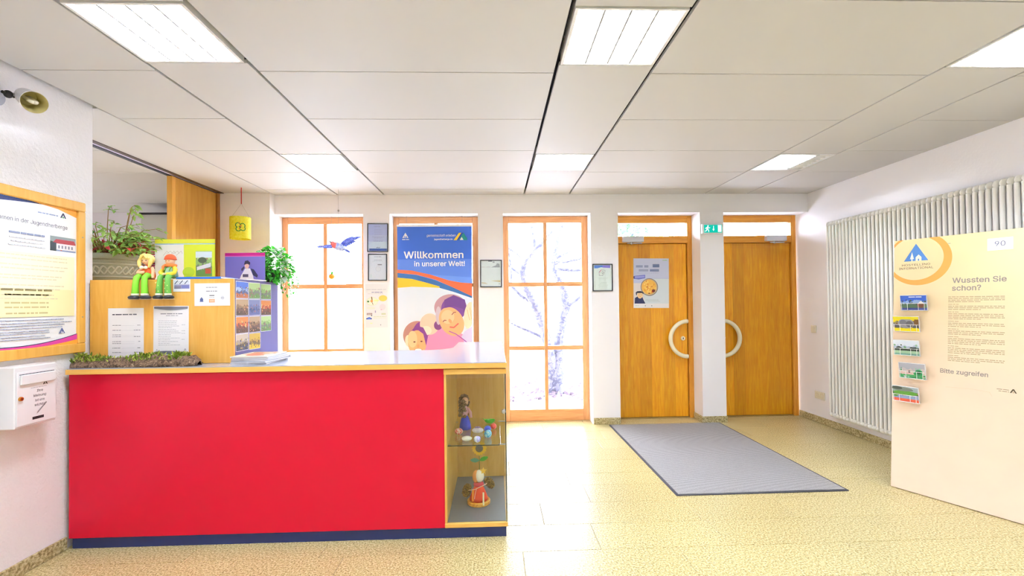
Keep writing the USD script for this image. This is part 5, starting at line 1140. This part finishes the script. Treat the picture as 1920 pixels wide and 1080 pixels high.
# ------------------------------------------------------------------ dirt mat
mt = thing('door_mat', 'large grey ribbed dirt mat lying before the doors', 'mat', (1.80, 4.01, 0.0), rotz=0.006)
mx, my = 0.602, 0.912
obj('border', EXT(Polygon([(-mx, -my), (mx, -my), (mx, my), (-mx, my)]).buffer(-0.01).buffer(0.01), 0.004, 0.0003), RUBBER, mt)
matm = mat('mat_pile', rough=0.95, nodes={'g': ('geometry', {}), 'mp': ('mapping', {'scale': (1.0, 1.0, 1.0)}), 'wv': ('wave_texture', {'scale': 40.0, 'bands_direction': 'y', 'distortion': 1.0, 'detail': 2.0, 'detail_scale': 4.0}), 'ns': ('noise_texture', {'scale': 180.0, 'detail': 2.0}),
    'mx': ('mix', {'mix_type': 'mix', 'fac': 0.5}), 'r': ('rgb_ramp', {'ramp': [(0.25, lin((104, 103, 104))), (0.75, lin((192, 190, 188)))]}), 'b': ('bump', {'strength': 0.6, 'distance': 0.006})},
    links=[('g.position', 'wv.vector'), ('g.position', 'ns.vector'), ('wv.color', 'mx.color1'), ('ns.color', 'mx.color2'), ('mx.color', 'r.fac'), ('r.color', 'p.base_color'), ('wv.fac', 'b.height'), ('b.normal', 'p.normal')])
obj('pile', EXT(sbox(-mx + .018, -my + .018, mx - .018, my - .018), 0.0075, 0.0008), matm, mt)

# ------------------------------------------------------------------ the big info board on the right
b0 = np.array([2.749, 3.161, 0.004]); dd = np.array([0.426, -0.905, 0.0]); dd /= np.linalg.norm(dd)
nn0 = np.array([dd[1], -dd[0], 0.0]); lean = math.radians(4.1255)
up_ = np.array([0, 0, 1.0]) * math.cos(lean) - nn0 * math.sin(lean); out_ = np.cross(dd, up_)
PANEL = (dd, up_, out_)
ib = thing('info_board', 'tall peach coloured info board leaning on the floor at the right', 'info board', b0, PANEL)
BW, BH = 0.705, 1.7273
boardm = mat('board_peach', rough=0.4, nodes={'t': ('texture_coordinate', {}), 'n1': ('noise_texture', {'scale': 5.0, 'detail': 4.0, 'distortion': 0.8}), 'r1': ('rgb_ramp', {'ramp': [(0.3, lin((243, 216, 186))), (0.55, lin((247, 224, 192))), (0.8, lin((249, 230, 198)))]}),
    'sx': ('separate_xyz', {}), 'm1': ('math', {'math_type': 'divide', 'value2': 1.73}), 'r2': ('rgb_ramp', {'ramp': [(0.0, lin((245, 220, 204))), (0.45, lin((246, 220, 196))), (0.75, lin((247, 222, 172))), (1.0, lin((249, 228, 160)))]}), 'mx': ('mix', {'mix_type': 'mix', 'fac': 0.65})},
    links=[('t.object', 'n1.vector'), ('t.object', 'sx.vector'), ('sx.y', 'm1.value1'), ('m1.value', 'r2.fac'), ('n1.fac', 'r1.fac'), ('r1.color', 'mx.color1'), ('r2.color', 'mx.color2'), ('mx.color', 'p.base_color')])
obj('board', BV(0, BW, 0, BH, -0.020, 0.0, 0.0015), boardm, ib)
def board_print():
    s = Sheet(.0006, .0006, (250, 230, 200), 0.0001, .35, .2); s.m, s.c = [], []; s.clip = sbox(0.0005, 0.0005, BW - .0005, BH - .0005); s.z = 0.0001
    return s
s = board_print()
s.add(Point(.140, 1.585).buffer(.180, 32).difference(Point(.126, 1.592).buffer(.151, 32)), (250, 172, 84))
djh(s, .127, 1.574, .136, (84, 140, 214), (252, 244, 226))
INKB = (128, 104, 84)
s.text('HOSTELLING', .127, 1.541, .0135, INKB, False, 'c', .158); s.text('INTERNATIONAL', .127, 1.517, .0145, INKB, False, 'c', .192)
s.build(ib, 'logo'); s = board_print()
s.words(.298, .312, 1.672, .004, (190, 176, 150), random.Random(2))
s.text('Wussten Sie', .322, 1.412, .0325, (150, 140, 132), True, 'l', .252); s.build(ib, 'heading'); s = board_print(); s.text('schon?', .320, 1.362, .0325, (150, 140, 132), True, 'l', .140)
s.build(ib, 'heading'); s = board_print()
r = random.Random(51); v = 1.318
for n_, head in ((4, 0), (3, 1), (4, 1), (3, 1), (3, 1), (4, 1), (4, 1), (3, 1)):
    if head: s.words(.302, .36, v, .0050, (196, 172, 132), r, .9); v -= .0125
    for k in range(n_): s.words(.302, .566 if k < n_ - 1 else .46, v, .0052, (190, 166, 126), r); v -= .0105
    v -= .006
s.build(ib, 'small_print'); s = board_print()
s.text('Bitte zugreifen', .264, .824, .0265, (150, 140, 130), True, 'l', .230)
s.build(ib, 'invitation'); s = board_print()
s.line([(.292, .734), (.42, .740), (.50, .733)], .0025, (232, 208, 176)); s.line([(.50, .733), (.512, .71)], .0025, (232, 208, 176))
s.words(.525, .585, .757, .0045, (176, 156, 126), r, align='r'); s.words(.54, .585, .746, .0045, (176, 156, 126), r, align='r'); roof_mark(s, .603, .744, .030, (96, 84, 60), (190, 170, 130))
s.build(ib, 'imprint')
ft = b0 - nn0 * 0.42 + dd * 0.35
Ainv = np.array(PANEL)
def inl(p): return Ainv @ (np.asarray(p, float) - b0)
obj('prop', TUBE_([np.array([.35, 1.25, -.024]), inl([ft[0], ft[1], 0.010])], .009, 8), STEEL, ib, True)
cd = thing('number_card', 'small white card with the number 90 stuck at the top of the info board', 'card', b0 + dd * .488 + up_ * 1.604 + out_ * .0012, PANEL)
s = Sheet(.114, .076, (250, 248, 240), 0.001); s.text('90', .057, .026, .030, (120, 124, 150), False, 'c'); s.build(cd, 'card')
ACR = mat('rack_wire', (240, 240, 240), 0.25)
CARDS = [(.056, 1.236, 'sky', 'blue sky postcards in the top wire rack of the info board'), (.015, 1.090, 'yellow', 'yellow postcards with a grey animal in the second wire rack'), (.018, .926, 'lake', 'pale lake postcards in the third wire rack of the info board'),
         (.052, .772, 'grey', 'grey and green postcards in the fourth wire rack'), (.018, .609, 'meadow', 'meadow postcards with a red edge in the lowest wire rack')]
ordn = ['top', 'second', 'third', 'fourth', 'lowest']
for k, (u0, v0, kd, lab) in enumerate(CARDS):
    org = b0 + dd * u0 + up_ * v0 + out_ * .0012
    rk = thing('postcard_rack', ordn[k] + ' white wire postcard rack of five on the info board', 'rack', org, PANEL, group='postcard racks on the info board')
    R1 = .0016
    obj('back_loop', TUBE_([(.012, .07, R1), (.012, .0, R1), (.012, -.006, .004), (.012, -.006, .040), (.012, .040, .046)], R1, 6), ACR, rk, True)
    obj('back_loop', TUBE_([(.138, .07, R1), (.138, .0, R1), (.138, -.006, .004), (.138, -.006, .040), (.138, .040, .046)], R1, 6), ACR, rk, True)
    for a in (.045, .105): obj('front_wire', TUBE_([(a, -.006, .020), (a, -.006, .040), (a, .040, .046)], R1, 6), ACR, rk, True)
    obj('front_rail', CYL((.004, .040, .046), (.148, .040, .046), R1, n=6), ACR, rk); obj('bottom_rail', CYL((.004, -.006, .036), (.148, -.006, .036), R1, n=6), ACR, rk)
    obj('shelf', BV(.004, .148, -.008, -.005, .004, .038, .001), mat('rack_clear', (236, 238, 240), 0.2), rk)
    th = math.radians(11); cu = math.cos(th) * up_ + math.sin(th) * out_; cn = np.cross(dd, cu)
    pc = thing('postcard_stack', lab, 'postcards', org - up_ * .0045 + out_ * .014, (dd, cu, cn))
    s = Sheet(.148, .105, (240, 240, 240), .0096); rr = random.Random(60 + k); picture(s, .002, .002, .144, .101, kd, rr)
    if k == 0: s.rect(.002, .002, .146, .020, (70, 80, 150)); s.add(mountains(.002, .146, .042, .012, rr, 12, .018), (90, 120, 90)); s.words(.05, .13, .090, .006, (240, 244, 255), rr); s.ell(.115, .038, .016, .020, (120, 80, 60)); s.poly([(.098, .046), (.115, .066), (.134, .046)], (236, 230, 226)); s.ell(.10, .034, .004, .016, (170, 40, 40))
    if k == 1: s.ell(.075, .056, .046, .034, (150, 150, 156)); s.ell(.060, .062, .02, .02, (120, 120, 128)); s.ell(.095, .052, .02, .022, (96, 96, 104)); s.rect(.002, .002, .146, .020, (250, 226, 10)); s.poly([(.12, .05), (.146, .05), (.146, .101), (.126, .101)], (120, 84, 40)); s.rect(.002, .085, .146, .103, (226, 214, 40))
    if k == 2: s.add(mountains(.002, .146, .054, .016, rr, 14, .030), (44, 60, 50)); s.rect(.002, .014, .146, .032, (170, 206, 170)); s.rect(.002, .002, .146, .014, (120, 170, 150))
    if k == 3: s.poly([(.002, .04), (.07, .05), (.09, .02), (.03, .014)], (226, 196, 190)); s.rect(.02, .016, .146, .026, (70, 160, 90)); s.ell(.112, .042, .022, .022, (50, 150, 90)); s.ell(.112, .044, .012, .012, (40, 100, 60)); s.ell(.06, .046, .006, .008, (70, 50, 50))
    if k == 4: s.rect(.002, .002, .146, .022, (232, 104, 70)); s.add(mountains(.03, .146, .044, .012, rr, 12, .022), (150, 170, 206)); s.ell(.075, .060, .07, .016, (100, 160, 60)); s.ell(.06, .086, .06, .014, (120, 130, 120)); s.ell(.03, .092, .03, .01, (70, 80, 70))
    s.build(pc, 'front_card')
    obj('cards_behind', [B(.001 * (i % 2), .148 - .001 * ((i + 1) % 2), 0, .105 - .0008 * (i % 3), .0012 * i, .0012 * i + .0010) for i in range(8)], PAPER, pc)

# ------------------------------------------------------------------ outdoors, seen through the glass
struct('ground', B(-14, 18, 5.23, 40, -0.25, -0.05), speckle('pale_gravel', ((200, 200, 204), (222, 222, 226), (236, 236, 240), (246, 246, 248)), 0.9, 9.0), 'pale washed-out ground outside the windows', 'ground')
struct('path', B(-14, 18, 5.4, 6.25, -0.052, -0.040), mat('path_paving', (176, 194, 208), 0.8), 'pale paved path along the front of the house', 'path')
litter = thing('leaf_litter', 'dead leaves scattered around the foot of the tree', 'leaves', (0.6, 7.0, -0.05), kind='stuff')
rg = random.Random(71); lv = []
for k in range(900):
    x, y = rg.gauss(0.1, 1.5), rg.uniform(-0.65, 1.2)
    lv.append(T(leaf_mesh(rg.uniform(.06, .11), .05, .3), axes=aim((rg.uniform(-1, 1), rg.uniform(-1, 1), rg.uniform(-.1, .5)), rg.uniform(0, 3)), t=(x, y, .004 + .02 * rg.random())))
obj('leaves', lv, leafmat('leaf_dead', (84, 70, 84), (136, 122, 136)), litter, kind='stuff')
BARK = marbled('tree_bark', ((84, 86, 106), (116, 118, 140), (150, 152, 172)), 14, 0.9)
def branch(out, twigs, p, d, r, l, depth, rg):
    pts = [np.array(p, float)]; d = np.array(d, float)
    for i in range(4):
        d = d + np.array([rg.gauss(0, .16), rg.gauss(0, .16), rg.gauss(.03, .12)]); d /= np.linalg.norm(d); pts.append(pts[-1] + d * l / 4)
    (out if depth > 1 else twigs).append(TUBE_(pts, np.linspace(r, r * .55, 5), 7 if depth > 1 else 5))
    if depth > 0:
        for i in (2, 3, 4, 4):
            if rg.random() < .62:
                a = d + np.array([rg.gauss(0, .6), rg.gauss(0, .6), rg.gauss(.1, .35)]); branch(out, twigs, pts[i], a / np.linalg.norm(a), r * .5, l * rg.uniform(.55, .8), depth - 1, rg)
tre = thing('bare_tree', 'bare forked tree with grey bark outside the six-pane window', 'tree', (0.88, 7.0, -0.05))
def pz(pts): return [np.array([x - 0.88, y, z + .05]) for x, z, y in pts]
lim1 = pz([(.90, -.12, 0), (.91, .25, .0), (.945, .61, .04), (1.01, .97, .10), (1.085, 1.23, .12), (1.06, 1.50, .14), (.93, 1.80, .16), (.92, 2.03, .2), (.96, 2.23, .2), (1.05, 2.6, .25), (1.10, 3.1, .3)])
lim2 = pz([(.83, -.12, 0), (.83, .33, .0), (.765, .73, -.05), (.665, 1.06, -.1), (.57, 1.30, -.12), (.45, 1.52, -.15), (.395, 1.79, -.16), (.455, 1.95, -.18), (.58, 2.10, -.2), (.685, 2.19, -.2), (.825, 2.36, -.2), (.90, 2.7, -.2)])
obj('trunk', [TUBE_(lim1, [.13, .115, .085, .07, .075, .066, .055, .048, .042, .034, .028], 12), TUBE_(lim2, [.12, .10, .075, .062, .06, .05, .045, .04, .036, .032, .026, .02], 12)], BARK, tre, True)
rg = random.Random(75); big, tw = [], []
for (x, z), (dx, dz), l in (((.92, 1.93), (1, .2), .9), ((.93, 2.0), (.9, .45), .9), ((.93, 1.82), (1, -.05), .8), ((.40, 1.75), (-.8, .5), .8), ((.46, 1.95), (-.7, .8), .9), ((.57, 1.30), (-1, .3), .9), ((.69, 2.19), (.3, 1), .9), ((1.0, 2.45), (.6, 1), 1.0), ((1.09, 1.25), (.8, .5), .9), ((.6, 2.1), (-.2, 1), 1.0), ((.76, .75), (-.9, .5), .6)):
    branch(big, tw, (x - .88, .1 * rg.uniform(-1, 1), z + .05), (dx, rg.uniform(-.4, .6), dz), .026, l, 2, rg)
for k in range(3): branch(big, tw, (lim1[-1] if k < 2 else lim2[-1]), (rg.uniform(-.5, .5), .2, 1), .024, 1.0, 3, rg)
obj('branches', big, BARK, tre, True, kind='stuff'); obj('twigs', tw, BARK, tre, True, kind='stuff')
shb = thing('bare_shrub', 'low bare shrub on the ground outside the left window', 'shrub', (-2.15, 7.2, -0.05))
rg = random.Random(78); big, tw = [], []
for k in range(7): branch(big, tw, (rg.uniform(-.3, .3), rg.uniform(-.2, .2), 0), (rg.uniform(-.6, .6), rg.uniform(-.3, .3), 1), .012, .6, 2, rg)
obj('stems', big, BARK, shb, True, kind='stuff'); obj('twigs', tw, BARK, shb, True, kind='stuff')
for (x, y, r_, lab) in ((-1.95, 6.7, .10, 'left one of two grey stones beside the bare shrub'), (-1.62, 6.75, .08, 'right one of two grey stones beside the bare shrub')):
    e = ELL((0, 0, 0), (r_ * 1.4, r_, r_ * .7), 3); e.vertices *= (0.85 + 0.3 * meshkit.noise(e.vertices * 14 + x, 4))[:, None]; e.apply_translation([0, 0, r_ * .45])
    tt = thing('field_stone', lab, 'stone', (x, y, -0.05)); obj('body', e, marbled('field_stone', ((110, 112, 124), (150, 152, 164), (180, 182, 190)), 12, .9), tt, True)
gt = thing('leafy_tree', 'green leafy tree seen through the glass above the left door', 'tree', (2.75, 9.2, -0.05))
obj('trunk', TUBE_([(0, 0, 0), (.05, 0, 1.0), (-.05, 0, 2.0), (0, 0, 2.8)], [.09, .075, .06, .04], 10), BARK, gt, True)
rg = random.Random(80); lv = []
for k in range(1500):
    v = np.array([rg.gauss(0, .42), rg.gauss(0, .42), rg.gauss(0, .33)])
    if v[0] > .55: continue
    lv.append(T(leaf_mesh(rg.uniform(.07, .12), .06, .3), axes=aim((rg.uniform(-1, 1), rg.uniform(-1, 1), rg.uniform(-.6, .4)), rg.uniform(0, 3)), t=v + [0, 0, 2.85]))
obj('foliage', lv, leafmat('leaf_evergreen', (50, 120, 70), (120, 190, 120)), gt, True, kind='stuff')
